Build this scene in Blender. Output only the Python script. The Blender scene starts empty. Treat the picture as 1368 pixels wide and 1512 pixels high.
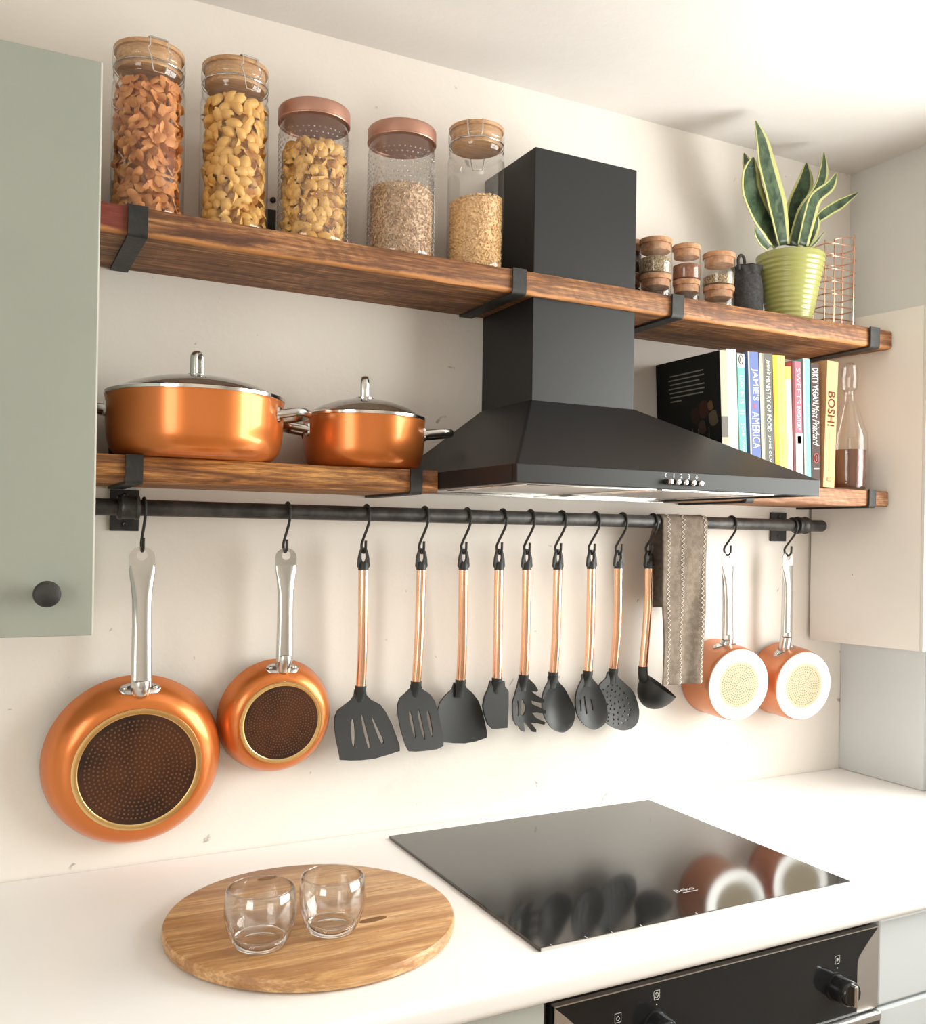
import bpy, bmesh, math, random
from mathutils import Vector, Matrix
rnd = random.Random(7)
S = bpy.context.scene
C = S.collection
PI = math.pi

# ---------------------------------------------------------------- camera
CAM = Vector((-1.8637, -1.6167, 1.4419)); YAW, PITCH, ROLL, F, PY = .4728, .0028, .0158, 1401.0, 788.4
fwd = Vector((math.sin(YAW)*math.cos(PITCH), math.cos(YAW)*math.cos(PITCH), math.sin(PITCH)))
r0 = Vector((math.cos(YAW), -math.sin(YAW), 0)); u0 = r0.cross(fwd)
RT = math.cos(ROLL)*r0 + math.sin(ROLL)*u0
UP = -math.sin(ROLL)*r0 + math.cos(ROLL)*u0
cd = bpy.data.cameras.new('camera'); cam = bpy.data.objects.new('camera', cd); C.objects.link(cam)
m = Matrix((RT, UP, -fwd)).transposed().to_4x4(); m.translation = CAM
cam.matrix_world = m
cd.sensor_fit = 'VERTICAL'; cd.sensor_height = 36.0; cd.lens = F/1512*36
cd.shift_y = (PY-756)/1512; cd.clip_start = .02
S.camera = cam
def at(u, v, x=None, y=None, z=None):
    """pixel of the 1368x1512 photograph -> point on the plane x=, y= or z="""
    d = RT*((u-684)/F) - UP*((v-PY)/F) + fwd
    k = (x-CAM.x)/d.x if x is not None else (y-CAM.y)/d.y if y is not None else (z-CAM.z)/d.z
    return CAM + d*k

# ---------------------------------------------------------------- view, world, daylight
S.view_settings.view_transform = 'Standard'; S.view_settings.look = 'None'
S.view_settings.exposure = 0.27; S.view_settings.gamma = 1.0; S.view_settings.use_curve_mapping = False
W = bpy.data.worlds.new('sky'); S.world = W; W.use_nodes = True
W.node_tree.nodes['Background'].inputs[0].default_value = (.93, .96, 1, 1)
W.node_tree.nodes['Background'].inputs[1].default_value = 1.6
def area(name, loc, rot, sx, sy, power, col):
    l = bpy.data.lights.new(name, 'AREA'); l.shape = 'RECTANGLE'; l.size = sx; l.size_y = sy; l.energy = power; l.color = col
    o = bpy.data.objects.new(name, l); C.objects.link(o); o.location = loc; o.rotation_euler = rot; return o
# daylight entering at the window beside the hob, and at the far window behind the camera
WY0, WY1, WZ0, WZ1 = -1.85, -.325, .945, 2.14
area('daylight_right', (.20, (WY0+WY1)/2, (WZ0+WZ1)/2), (0, PI/2, 0), WZ1-WZ0, WY1-WY0, 56, (1, .98, .945))
area('daylight_left', (-3.20, -1.9, 1.5), (0, -PI/2, 0), 1.2, 1.1, 16, (1, .945, .87))

# ---------------------------------------------------------------- materials
MATS = {}
def mat(name, col=(.8,.8,.8), rough=.5, metal=0, coat=0, spec=.5, build=None, alpha=None):
    if name in MATS: return MATS[name]
    M = bpy.data.materials.new(name); M.use_nodes = True; MATS[name] = M
    nt = M.node_tree; b = nt.nodes['Principled BSDF']
    b.inputs['Base Color'].default_value = (*col, 1); b.inputs['Roughness'].default_value = rough
    b.inputs['Metallic'].default_value = metal; b.inputs['Coat Weight'].default_value = coat
    b.inputs['Specular IOR Level'].default_value = spec
    if build: build(nt, b)
    return M
def node(nt, t, **kw):
    n = nt.nodes.new(t)
    for k, v in kw.items():
        if k.startswith('i_'): n.inputs[k[2:].replace('_', ' ')].default_value = v
        else: setattr(n, k, v)
    return n
def coords(nt, scale=(1,1,1), rot=(0,0,0), kind='Object', loc=(0,0,0)):
    tc = node(nt, 'ShaderNodeTexCoord'); mp = node(nt, 'ShaderNodeMapping')
    mp.inputs['Scale'].default_value = scale; mp.inputs['Rotation'].default_value = rot; mp.inputs['Location'].default_value = loc
    nt.links.new(tc.outputs[kind], mp.inputs[0]); return mp.outputs[0]
def noise(nt, vec, scale, detail=4, rough=.55, dist=0):
    n = node(nt, 'ShaderNodeTexNoise'); n.inputs['Scale'].default_value = scale; n.inputs['Detail'].default_value = detail
    n.inputs['Roughness'].default_value = rough; n.inputs['Distortion'].default_value = dist
    nt.links.new(vec, n.inputs['Vector']); return n.outputs['Fac']
def ramp(nt, fac, stops):
    r = node(nt, 'ShaderNodeValToRGB'); e = r.color_ramp.elements
    while len(e) < len(stops): e.new(.5)
    for k, (p, c) in enumerate(stops): e[k].position = p; e[k].color = (*c, 1)
    nt.links.new(fac, r.inputs[0]); return r.outputs[0]
def mixc(nt, fac, a, b, mode='MIX'):
    n = node(nt, 'ShaderNodeMix', data_type='RGBA', blend_type=mode)
    for s, v in ((n.inputs[0], fac), (n.inputs[6], a), (n.inputs[7], b)):
        if isinstance(v, (int, float)): s.default_value = v
        elif isinstance(v, tuple): s.default_value = (*v, 1)
        else: nt.links.new(v, s)
    return n.outputs[2]
def bump(nt, b, h, strength=.2, dist=.01):
    n = node(nt, 'ShaderNodeBump'); n.inputs['Strength'].default_value = strength; n.inputs['Distance'].default_value = dist
    nt.links.new(h, n.inputs['Height']); nt.links.new(n.outputs[0], b.inputs['Normal'])
def plaster(c1, c2, specks=True):
    def f(nt, b):
        v = coords(nt)
        col = mixc(nt, ramp(nt, noise(nt, v, 2.2, 5), [(.35, (0,0,0)), (.7, (1,1,1))]), c1, c2)
        if specks:   # small scuffs and chips of an old painted wall
            sp = ramp(nt, noise(nt, v, 34, 3, .5, .6), [(.715, (0,0,0)), (.755, (1,1,1))])
            col = mixc(nt, sp, col, tuple(.55*c for c in c1))
            sm = ramp(nt, noise(nt, v, 3.3, 6, .7, .4), [(.60, (0,0,0)), (.75, (.35,.35,.35))])
            col = mixc(nt, sm, col, tuple(.82*c for c in c1))
        nt.links.new(col, b.inputs['Base Color'])
        bump(nt, b, noise(nt, v, 24, 5, .6), .16, .006)
    return f
def wood(dark, mid, light, seed=0., scale=1., saw=True, stain=False, bands=None, edge_col=None):
    def f(nt, b):
        v = coords(nt, (1.6*scale, 11*scale, 17*scale), loc=(seed, seed*2, seed))
        g = noise(nt, v, 3.2, 9, .68, 1.0)
        col = ramp(nt, g, [(.34, dark), (.49, mid), (.64, light)])
        v2 = coords(nt, (5, 60, 90), loc=(seed, 0, 0))
        fine = noise(nt, v2, 2.5, 4, .7, .3)
        col = mixc(nt, ramp(nt, fine, [(.42, (.7,.7,.7)), (.6, (0,0,0))]), col, dark)
        h = fine
        if saw:
            v3 = coords(nt, (1,1,1), (0, .62, 0))
            w = node(nt, 'ShaderNodeTexWave', wave_type='BANDS'); w.inputs['Scale'].default_value = 17; w.inputs['Distortion'].default_value = 7; w.inputs['Detail'].default_value = 3
            nt.links.new(v3, w.inputs['Vector']); h = w.outputs['Fac']
            msk = ramp(nt, noise(nt, coords(nt), 5, 2), [(.45, (0,0,0)), (.6, (.28,.28,.28))])
            mm = mixc(nt, 1.0, msk, ramp(nt, h, [(.3, (1,1,1)), (.6, (0,0,0))]), 'MULTIPLY')
            col = mixc(nt, mm, col, dark)
        if stain:    # old red paint left on the end of the board
            sx = node(nt, 'ShaderNodeSeparateXYZ'); nt.links.new(coords(nt), sx.inputs[0])
            ad = node(nt, 'ShaderNodeMath', operation='ADD'); nt.links.new(sx.outputs[0], ad.inputs[0])
            ns = node(nt, 'ShaderNodeMath', operation='MULTIPLY'); nt.links.new(noise(nt, coords(nt), 22, 4), ns.inputs[0]); ns.inputs[1].default_value = .05
            nt.links.new(ns.outputs[0], ad.inputs[1])
            st = ramp(nt, ad.outputs[0], [(.0, (0,0,0)), (.5, (0,0,0))])
            mr = node(nt, 'ShaderNodeMapRange'); nt.links.new(ad.outputs[0], mr.inputs[0])
            mr.inputs[1].default_value = -.752; mr.inputs[2].default_value = -.722; mr.inputs[3].default_value = .75; mr.inputs[4].default_value = 0
            yr = node(nt, 'ShaderNodeMapRange'); nt.links.new(sx.outputs[1], yr.inputs[0])
            yr.inputs[1].default_value = -.092; yr.inputs[2].default_value = -.084; yr.inputs[3].default_value = 1; yr.inputs[4].default_value = 0
            sm_ = node(nt, 'ShaderNodeMath', operation='MULTIPLY'); nt.links.new(mr.outputs[0], sm_.inputs[0]); nt.links.new(yr.outputs[0], sm_.inputs[1])
            col = mixc(nt, sm_.outputs[0], col, (.20, .022, .02))
        if bands:    # strips of differently coloured timber side by side
            bn = noise(nt, coords(nt, (.5, 9, .2), (0, 0, .12)), 2.0, 1.5, .4, .25)
            col = mixc(nt, ramp(nt, bn, [(.40, (.62,.62,.62)), (.47, (0,0,0)), (.58, (0,0,0)), (.66, (.5,.5,.5))]), col, bands)
        if edge_col:     # brighter colour along the lower front edge: (colour, height)
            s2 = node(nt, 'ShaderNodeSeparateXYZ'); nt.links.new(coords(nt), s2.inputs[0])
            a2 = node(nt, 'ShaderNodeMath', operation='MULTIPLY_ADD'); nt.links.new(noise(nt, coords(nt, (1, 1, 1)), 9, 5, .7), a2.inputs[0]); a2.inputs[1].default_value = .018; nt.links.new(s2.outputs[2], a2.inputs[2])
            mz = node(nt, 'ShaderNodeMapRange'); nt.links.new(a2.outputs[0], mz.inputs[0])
            mz.inputs[1].default_value = edge_col[1]+.008; mz.inputs[2].default_value = edge_col[1]+.012; mz.inputs[3].default_value = .75; mz.inputs[4].default_value = 0
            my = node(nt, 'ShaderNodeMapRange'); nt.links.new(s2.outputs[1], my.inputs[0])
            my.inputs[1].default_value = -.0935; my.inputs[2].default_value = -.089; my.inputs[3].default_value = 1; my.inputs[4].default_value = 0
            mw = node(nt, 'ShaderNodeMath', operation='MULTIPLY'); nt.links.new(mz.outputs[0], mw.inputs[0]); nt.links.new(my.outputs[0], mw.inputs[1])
            col = mixc(nt, mw.outputs[0], col, edge_col[0])
        nt.links.new(col, b.inputs['Base Color'])
        bump(nt, b, fine, .35, .004)
    return f
def grainy(c1, c2, scale=60, bscale=None, bst=.2):
    def f(nt, b):
        v = coords(nt)
        nt.links.new(mixc(nt, ramp(nt, noise(nt, v, scale, 4), [(.38,(0,0,0)),(.62,(1,1,1))]), c1, c2), b.inputs['Base Color'])
        if bscale: bump(nt, b, noise(nt, v, bscale, 3), bst, .003)
    return f
def thin_glass(name, tint=(.97,.98,.97), rough=.02, boost=1.0):
    if name in MATS: return MATS[name]
    M = bpy.data.materials.new(name); M.use_nodes = True; MATS[name] = M
    nt = M.node_tree; nt.nodes.clear()
    o = node(nt, 'ShaderNodeOutputMaterial'); t = node(nt, 'ShaderNodeBsdfTransparent'); g = node(nt, 'ShaderNodeBsdfGlossy')
    t.inputs[0].default_value = (*tint, 1); g.inputs['Roughness'].default_value = rough
    fr = node(nt, 'ShaderNodeLayerWeight'); fr.inputs[0].default_value = .5
    pw = node(nt, 'ShaderNodeMath', operation='POWER'); pw.inputs[1].default_value = 4.5; nt.links.new(fr.outputs['Facing'], pw.inputs[0])
    ml = node(nt, 'ShaderNodeMath', operation='MULTIPLY_ADD'); ml.inputs[1].default_value = .70*boost; ml.inputs[2].default_value = .045*boost; ml.use_clamp = True
    nt.links.new(pw.outputs[0], ml.inputs[0])
    mx = node(nt, 'ShaderNodeMixShader'); nt.links.new(ml.outputs[0], mx.inputs[0])
    nt.links.new(t.outputs[0], mx.inputs[1]); nt.links.new(g.outputs[0], mx.inputs[2]); nt.links.new(mx.outputs[0], o.inputs[0])
    return M
def solid_glass(name):
    M = mat(name, (1,1,1), 0); b = M.node_tree.nodes['Principled BSDF']; b.inputs['Transmission Weight'].default_value = 1; b.inputs['IOR'].default_value = 1.45
    return M

m_wall = mat('wall_plaster', rough=.75, build=plaster((.84,.79,.725), (.79,.74,.675)))
m_room = mat('room_plaster', rough=.8, build=plaster((.80,.745,.68), (.77,.715,.65), False))
m_side = mat('side_wall_paint', rough=.6, build=plaster((.70,.69,.66), (.66,.65,.625), False))
m_ceil = mat('ceiling_paint', rough=.85, build=plaster((.80,.765,.735), (.755,.72,.69), False))
m_floor = mat('floor_boards', rough=.5, build=wood((.25,.16,.09),(.42,.28,.17),(.52,.37,.24), saw=False))
m_panel = mat('panel_grey_blue', (.62,.65,.66), .45)
m_white = mat('white_laminate', (.92,.905,.885), .32)
m_frame = mat('window_paint', (.85,.85,.83), .4)
m_sage = mat('sage_paint', rough=.42, build=grainy((.295,.318,.275), (.31,.333,.288), 6, 90, .05))
m_lit_pale_edge = mat('lit_pale_edge', (.66,.66,.60), .4)  # window light painted on the sage door edge; own colour on the cream cabinet
m_cab2 = mat('pale_cabinet_paint', rough=.5, build=grainy((.76,.73,.685), (.79,.76,.71), 5, 60, .08))
m_grey = mat('pale_grey_laminate', (.60,.64,.66), .35)
m_greyl = mat('pale_sage_laminate', (.50,.53,.50), .35)
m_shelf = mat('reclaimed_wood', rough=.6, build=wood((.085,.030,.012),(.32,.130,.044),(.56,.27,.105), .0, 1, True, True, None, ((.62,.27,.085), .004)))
m_shelf2 = mat('reclaimed_wood_light', rough=.55, build=wood((.085,.026,.008),(.40,.16,.038),(.68,.33,.09), 3.3, .8, False))
m_shelf3 = mat('reclaimed_wood_pale', rough=.6, build=wood((.16,.06,.025),(.42,.2,.09),(.6,.33,.17), 6.1, 1))
m_iron = mat('black_iron', rough=.55, spec=.4, build=grainy((.018,.018,.017), (.035,.034,.031), 40, 120, .25))
m_pipe = mat('iron_pipe', rough=.45, metal=.4, build=grainy((.03,.029,.027), (.075,.07,.065), 25, 80, .3))
m_hood = mat('black_hood_steel', (.011,.011,.0115), .42, spec=.38)
m_steel = mat('stainless', (.62,.61,.59), .24, 1)
m_steelb = mat('brushed_stainless', (.66,.64,.62), .38, 1)
m_chrome = mat('bright_steel', (.78,.77,.75), .12, 1)
m_cpaint = mat('copper_enamel', (.66,.195,.042), .30, .62, coat=.35)
m_cpaint_haze = mat('hazed_copper_enamel', (.62,.235,.105), .36, .5, coat=.25)  # copper enamel of the saucepans, with haze over them put into the colour
m_copper = mat('polished_copper', (.93,.56,.38), .15, 1)
m_lidc = mat('satin_copper', (.47,.255,.185), .38, .7)
m_wire = mat('copper_wire', (.80,.46,.33), .25, 1)
m_gold = mat('gold_ring', (.82,.58,.25), .25, .9)
m_base = mat('burnt_base', rough=.45, metal=.35, build=grainy((.022,.009,.005), (.085,.028,.010), 9))
m_dot = mat('base_dots', (.20,.095,.045), .4, .6)
m_alu = mat('aluminium_base', (.88,.86,.83), .42, .6)
m_dot2 = mat('tan_dots', (.30,.20,.085), .6, 0, spec=.2)
m_sil = mat('black_silicone', (.022,.023,.022), .48)
m_bamboo = mat('bamboo', rough=.5, build=wood((.42,.22,.10),(.60,.36,.18),(.68,.43,.23), 1.7, 1, False))
m_cork = mat('cork', rough=.8, build=grainy((.40,.20,.10), (.56,.31,.17), 120))
m_jar = thin_glass('jar_glass', (.98,.975,.97), .03, 1.5)
m_jar2 = thin_glass('dotted_glass', (.95,.945,.935), .07, 1.8)
m_jdot = thin_glass('dot_glass', (.80,.79,.78), .06, 4.5)
m_pane = thin_glass('window_glass', (.98,.99,.98), .0, 1.)
m_tumb = thin_glass('tumbler_glass', (.985,.985,.98), .015, 2.2)
m_tbase = solid_glass('tumbler_base_glass')
m_flake = mat('cornflake', rough=.6, build=grainy((.60,.22,.06), (.78,.36,.12), 30))
m_shell = mat('pasta', rough=.45, build=grainy((.74,.41,.10), (.82,.51,.16), 40))
m_oat = mat('oats', rough=.8, build=grainy((.58,.37,.21), (.80,.61,.42), 260))
m_grain = mat('puffed_grain', rough=.6, build=grainy((.66,.39,.16), (.85,.60,.32), 200))
m_spice = mat('spice_mix', rough=.9, build=grainy((.10,.07,.04), (.55,.42,.25), 330))
m_spice2 = mat('spice_dark', rough=.9, build=grainy((.035,.022,.016), (.12,.075,.05), 250))
m_spice3 = mat('spice_red', rough=.9, build=grainy((.20,.08,.04), (.30,.13,.07), 200))
m_pouch = mat('charcoal_cloth', rough=.9, build=grainy((.035,.033,.034), (.06,.056,.055), 150, 300, .3))
m_gpot = mat('lime_glaze', (.36,.365,.115), .22, coat=.45)
m_soil = mat('soil', (.05,.03,.02), .95)
m_towel = mat('taupe_linen', rough=.95, spec=.1, build=grainy((.175,.138,.108), (.235,.19,.152), 90, 420, .35))
m_thread = mat('cream_thread', (.80,.74,.66), .9)
m_board = mat('acacia', rough=.38, build=wood((.36,.17,.065),(.64,.36,.15),(.76,.49,.25), 2.2, .7, False, False, (.33,.145,.055)))
m_knot = mat('wood_knot', (.22,.10,.035), .5)
m_hob = mat('black_ceramic', (.016,.016,.016), .085, spec=1.0)
m_line = mat('light_print', (.62,.61,.60), .5)
m_print = mat('white_print', (.85,.85,.84), .6)
m_oven = mat('black_oven_glass', (.012,.013,.014), .12)
m_dark = mat('dark_gap', (.20,.17,.145), .7)
m_page = mat('paper', rough=.85, build=grainy((.72,.66,.57), (.78,.72,.63), 300))
m_amber = mat('amber_liquid', (.11,.045,.028), .1)
def leafmat():
    def f(nt, b):
        uv = node(nt, 'ShaderNodeUVMap'); sx = node(nt, 'ShaderNodeSeparateXYZ'); nt.links.new(uv.outputs[0], sx.inputs[0])
        v = coords(nt, (1,1,1)); g = noise(nt, v, 45, 4, .6, .6)
        green = mixc(nt, ramp(nt, g, [(.40,(0,0,0)),(.62,(1,1,1))]), (.024,.048,.026), (.085,.130,.070))
        edge = ramp(nt, sx.outputs[0], [(.0,(1,1,1)), (.13,(1,1,1)), (.17,(0,0,0)), (.83,(0,0,0)), (.87,(1,1,1))])
        nt.links.new(mixc(nt, edge, green, (.50,.50,.20)), b.inputs['Base Color'])
    return f
m_leaf = mat('snake_leaf', rough=.38, build=leafmat())
def flat(c, rough=.75): return mat('print_%02x%02x%02x' % tuple(int(255*max(0, min(1, x))) for x in c), c, rough, spec=.2)

# ---------------------------------------------------------------- mesh helpers (all in world metres)
def wloc(o):
    v = Vector((0,0,0))
    while o: v = v + o.location; o = o.parent
    return v
def link(name, me, mt, parent=None, smooth=False):
    o = bpy.data.objects.new(name, me); C.objects.link(o)
    if mt and not me.materials: me.materials.append(mt)
    if smooth:
        for p in me.polygons: p.use_smooth = True
    if parent: o.parent = parent
    return o
def add(name, bm, mt, parent=None, smooth=False, org=None, autos=None):
    """bmesh in world coordinates -> object; its origin at org, or at the parent's"""
    base = wloc(parent) if parent else Vector((0,0,0))
    off = Vector(org) if org is not None else base
    bmesh.ops.recalc_face_normals(bm, faces=bm.faces)
    bmesh.ops.translate(bm, verts=bm.verts, vec=-off)
    me = bpy.data.meshes.new(name); bm.to_mesh(me); bm.free()
    o = link(name, me, mt, parent, smooth); o.location = off-base
    if autos is not None:
        for p in me.polygons: p.use_smooth = True
        me.set_sharp_from_angle(angle=math.radians(autos))
    return o
def tag(o, label=None, cat=None, group=None, kind=None):
    if label: o['label'] = label
    if cat: o['category'] = cat
    if group: o['group'] = group
    if kind: o['kind'] = kind
    return o
def thing(name, loc, label, cat, group=None):
    o = bpy.data.objects.new(name, None); C.objects.link(o); o.location = loc; o.empty_display_size = .03
    return tag(o, label, cat, group)
def copy_tree(o, parent=None):
    c = o.copy(); C.objects.link(c); c.parent = parent
    for ch in list(o.children): copy_tree(ch, c)
    return c
def box(bm, x0, x1, y0, y1, z0, z1, bev=0, seg=2):
    r = bmesh.ops.create_cube(bm, size=1.0)
    for v in r['verts']:
        v.co = Vector(((x0+x1)/2+v.co.x*(x1-x0), (y0+y1)/2+v.co.y*(y1-y0), (z0+z1)/2+v.co.z*(z1-z0)))
    if bev:
        es = list({e for v in r['verts'] for e in v.link_edges})
        bmesh.ops.bevel(bm, geom=es, offset=bev, segments=seg, affect='EDGES', profile=.5)
    return bm
def B(*a, **k): return box(bmesh.new(), *a, **k)
def lathe(bm, prof, o, n=48, ax=(0,0,1), rf=None, close=False):
    """prof: (radius, height along ax) list, revolved about ax through o; rf(angle, i) scales the radius"""
    ax = Vector(ax).normalized(); e1 = ax.orthogonal().normalized()
    if abs(ax.z) > .99: e1 = Vector((1,0,0))
    e2 = ax.cross(e1); o = Vector(o); rings = []
    for i, (r, h) in enumerate(prof):
        if r < 1e-6: rings.append([bm.verts.new(o+ax*h)])
        else: rings.append([bm.verts.new(o+ax*h+(e1*math.cos(2*PI*k/n)+e2*math.sin(2*PI*k/n))*(r*(rf(2*PI*k/n, i) if rf else 1))) for k in range(n)])
    pairs = list(zip(rings, rings[1:]))
    if close: pairs.append((rings[-1], rings[0]))
    for a, b in pairs:
        for k in range(n):
            j = (k+1) % n
            if len(a) == 1 and len(b) == 1: continue
            f = [a[0], b[k], b[j]] if len(a) == 1 else [a[k], a[j], b[0]] if len(b) == 1 else [a[k], a[j], b[j], b[k]]
            bm.faces.new(f)
    return bm
def L(*a, **k): return lathe(bmesh.new(), *a, **k)
def tube(bm, pts, r, n=8, closed=False, cap=True, flat=None):
    """round tube along pts; r a number or one per point; flat=(w,t,dir) gives an oval section"""
    P = [Vector(p) for p in pts]; N = len(P)
    R = r if isinstance(r, (list, tuple)) else [r]*N
    rings = []; pn = None
    for i in range(N):
        t = (P[(i+1) % N]-P[i-1]) if closed else (P[min(i+1, N-1)]-P[max(i-1, 0)])
        t.normalize()
        if pn is None: pn = t.orthogonal().normalized()
        pn = (pn-t*pn.dot(t))
        pn = pn.normalized() if pn.length > 1e-6 else t.orthogonal().normalized()
        b = t.cross(pn)
        rings.append([bm.verts.new(P[i]+(pn*math.cos(2*PI*k/n)+b*math.sin(2*PI*k/n))*R[i]) for k in range(n)])
    for i in range(N if closed else N-1):
        a, b2 = rings[i], rings[(i+1) % N]
        for k in range(n): bm.faces.new([a[k], a[(k+1) % n], b2[(k+1) % n], b2[k]])
    if cap and not closed:
        bm.faces.new(rings[0][::-1]); bm.faces.new(rings[-1])
    return bm
def T(*a, **k): return tube(bmesh.new(), *a, **k)
def loft(bm, secs, n=16, cap=True):
    """secs: (centre, halfwidth vector, halfthickness vector, power)"""
    rings = []
    for c, w, t, pw in secs:
        ring = []
        for k in range(n):
            a = 2*PI*k/n; ca, sa = math.cos(a), math.sin(a)
            ring.append(bm.verts.new(Vector(c)+Vector(w)*math.copysign(abs(ca)**pw, ca)+Vector(t)*math.copysign(abs(sa)**pw, sa)))
        rings.append(ring)
    for a, b in zip(rings, rings[1:]):
        for k in range(n): bm.faces.new([a[k], a[(k+1) % n], b[(k+1) % n], b[k]])
    if cap: bm.faces.new(rings[0][::-1]); bm.faces.new(rings[-1])
    return bm
def prism(bm, loops, ext, cuts=0, disp=None):
    """closed 3D loops (first the outline, then holes) filled and thickened by the vector ext"""
    b2 = bmesh.new(); edges = []
    for lp in loops:
        vs = [b2.verts.new(Vector(p)) for p in lp]
        edges += [b2.edges.new((vs[i], vs[(i+1) % len(vs)])) for i in range(len(vs))]
    bmesh.ops.triangle_fill(b2, use_beauty=True, use_dissolve=False, edges=edges)
    for _ in range(cuts):
        bmesh.ops.subdivide_edges(b2, edges=[e for e in b2.edges if not e.is_boundary and e.calc_length() > .012], cuts=1)
        bmesh.ops.triangulate(b2, faces=b2.faces)
    if disp:
        for v in b2.verts: v.co += disp(v.co)
    r = bmesh.ops.extrude_face_region(b2, geom=list(b2.faces))
    bmesh.ops.translate(b2, verts=[g for g in r['geom'] if isinstance(g, bmesh.types.BMVert)], vec=Vector(ext))
    me = bpy.data.meshes.new('tmp'); b2.to_mesh(me); b2.free(); bm.from_mesh(me); bpy.data.meshes.remove(me)
    return bm
def smooth_loop(pts, n=3):
    """Catmull-Rom closed 2D loop"""
    out = []; N = len(pts)
    for i in range(N):
        p0, p1, p2, p3 = (pts[(i+k-1) % N] for k in range(4))
        for j in range(n):
            t = j/n
            out.append(tuple(.5*((2*b)+(c-a)*t+(2*a-5*b+4*c-d)*t*t+(3*b-a-3*c+d)*t**3) for a, b, c, d in zip(p0, p1, p2, p3)))
    return out
def spline(pts, n=8):
    P = [Vector(p) for p in pts]; out = []
    for i in range(len(P)-1):
        a, b, c, d = P[max(i-1, 0)], P[i], P[i+1], P[min(i+2, len(P)-1)]
        for j in range(n):
            t = j/n; out.append(.5*((2*b)+(c-a)*t+(2*a-5*b+4*c-d)*t*t+(3*b-a-3*c+d)*t**3))
    return out+[P[-1]]
def text(s, org, right, up, length, height, mt, parent, name='lettering', ext=.0002, shear=0, bold=0):
    """flat lettering fitted into length x height at org (its lower left corner)"""
    cu = bpy.data.curves.new('t', 'FONT'); cu.body = s; cu.extrude = 0; cu.resolution_u = 3; cu.shear = shear; cu.offset = bold
    to = bpy.data.objects.new('t', cu); C.objects.link(to)
    dg = bpy.context.evaluated_depsgraph_get(); me = bpy.data.meshes.new_from_object(to.evaluated_get(dg))
    bpy.data.objects.remove(to); bpy.data.curves.remove(cu)
    bm = bmesh.new(); bm.from_mesh(me); bpy.data.meshes.remove(me)
    xs = [v.co.x for v in bm.verts]; ys = [v.co.y for v in bm.verts]
    x0, x1, y0, y1 = min(xs), max(xs), min(ys), max(ys)
    right = Vector(right).normalized(); up = Vector(up).normalized(); nrm = right.cross(up)
    for v in bm.verts:
        v.co = Vector(org)+right*((v.co.x-x0)/(x1-x0)*length)+up*((v.co.y-y0)/(y1-y0)*height)+nrm*ext
    return add(name, bm, mt, parent)
def struct(name, bm, mt): return tag(add(name, bm, mt), kind='structure')

# ---------------------------------------------------------------- the room
CEIL = 2.3286; RX0, RY0 = -3.1, -3.3
struct('wall_back', B(RX0-.12, .12, 0, .12, 0, CEIL), m_wall)
struct('ceiling', B(RX0-.12, .12, RY0-.12, .12, CEIL, CEIL+.1), m_ceil)
struct('floor', B(RX0-.12, .12, RY0-.12, .12, -.1, 0), m_floor)
struct('wall_front', B(RX0-.12, .12, RY0-.12, RY0, 0, CEIL), m_room)
def holed_wall(name, x0, x1, y0, y1, hy0, hy1, hz0, hz1, mt):
    bm = bmesh.new()
    box(bm, x0, x1, y0, hy0, 0, CEIL); box(bm, x0, x1, hy1, y1, 0, CEIL)
    box(bm, x0, x1, hy0, hy1, 0, hz0); box(bm, x0, x1, hy0, hy1, hz1, CEIL)
    return struct(name, bm, mt)
holed_wall('wall_right', 0, .12, RY0, 0, WY0, WY1, WZ0, WZ1, m_side)
holed_wall('wall_left', RX0-.12, RX0, RY0, 0, -2.5, -1.3, .9, 2.1, m_room)
def window(name, xc, y0, y1, z0, z1, bars):
    bm = bmesh.new(); t = .045
    box(bm, xc-.025, xc+.025, y0, y1, z0, z0+t); box(bm, xc-.025, xc+.025, y0, y1, z1-t, z1)
    box(bm, xc-.025, xc+.025, y0, y0+t, z0+t, z1-t); box(bm, xc-.025, xc+.025, y1-t, y1, z0+t, z1-t)
    for b in bars: box(bm, xc-.02, xc+.02, b-.02, b+.02, z0+t, z1-t)
    w = struct(name, bm, m_frame)
    ed = [y0+t]+[v for b in bars for v in (b-.02, b+.02)]+[y1-t]
    for a, b in zip(ed[::2], ed[1::2]): add('pane', B(xc-.003, xc+.003, a, b, z0+t, z1-t), m_pane, w)
    return w
window('window_1', .07, WY0, WY1, WZ0, WZ1, [-1.1])
window('window_2', RX0-.07, -2.5, -1.3, .9, 2.1, [])
struct('trim_1', B(-.012, -.0005, -.228, -.0005, .9005, 1.75, bev=.0015), m_panel)          # panel on the side wall beside the worktop

# ---------------------------------------------------------------- worktop, base units, oven
CZ = .9; CY = -.622
bm = B(RX0+.02, -.002, CY, -.003, CZ-.038, CZ)
es = [e for e in bm.edges if all(abs(v.co.y-CY) < 1e-5 for v in e.verts) and abs(e.verts[0].co.z-e.verts[1].co.z) < 1e-6]
bmesh.ops.bevel(bm, geom=es, offset=.012, segments=5, affect='EDGES', profile=.5)
tag(add('worktop', bm, m_white, autos=40), 'white laminate worktop with rounded front edge', 'worktop')
OXL, OXR, FY = -1.207, -.608, -.597
def base_unit(name, x0, x1, label, mt, fronts):
    t = thing(name, ((x0+x1)/2, -.3, .1), label, 'cabinet')
    add('carcass', B(x0, x1, -.575, -.01, .1, .858), m_greyl, t)
    for z0, z1, kind in fronts:
        add(kind, B(x0+.0015, x1-.0015, FY, -.576, z0, z1, bev=.004), mt, t)
    add('plinth', B(x0, x1, -.53, -.51, .0, .1), m_greyl, t)
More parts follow.
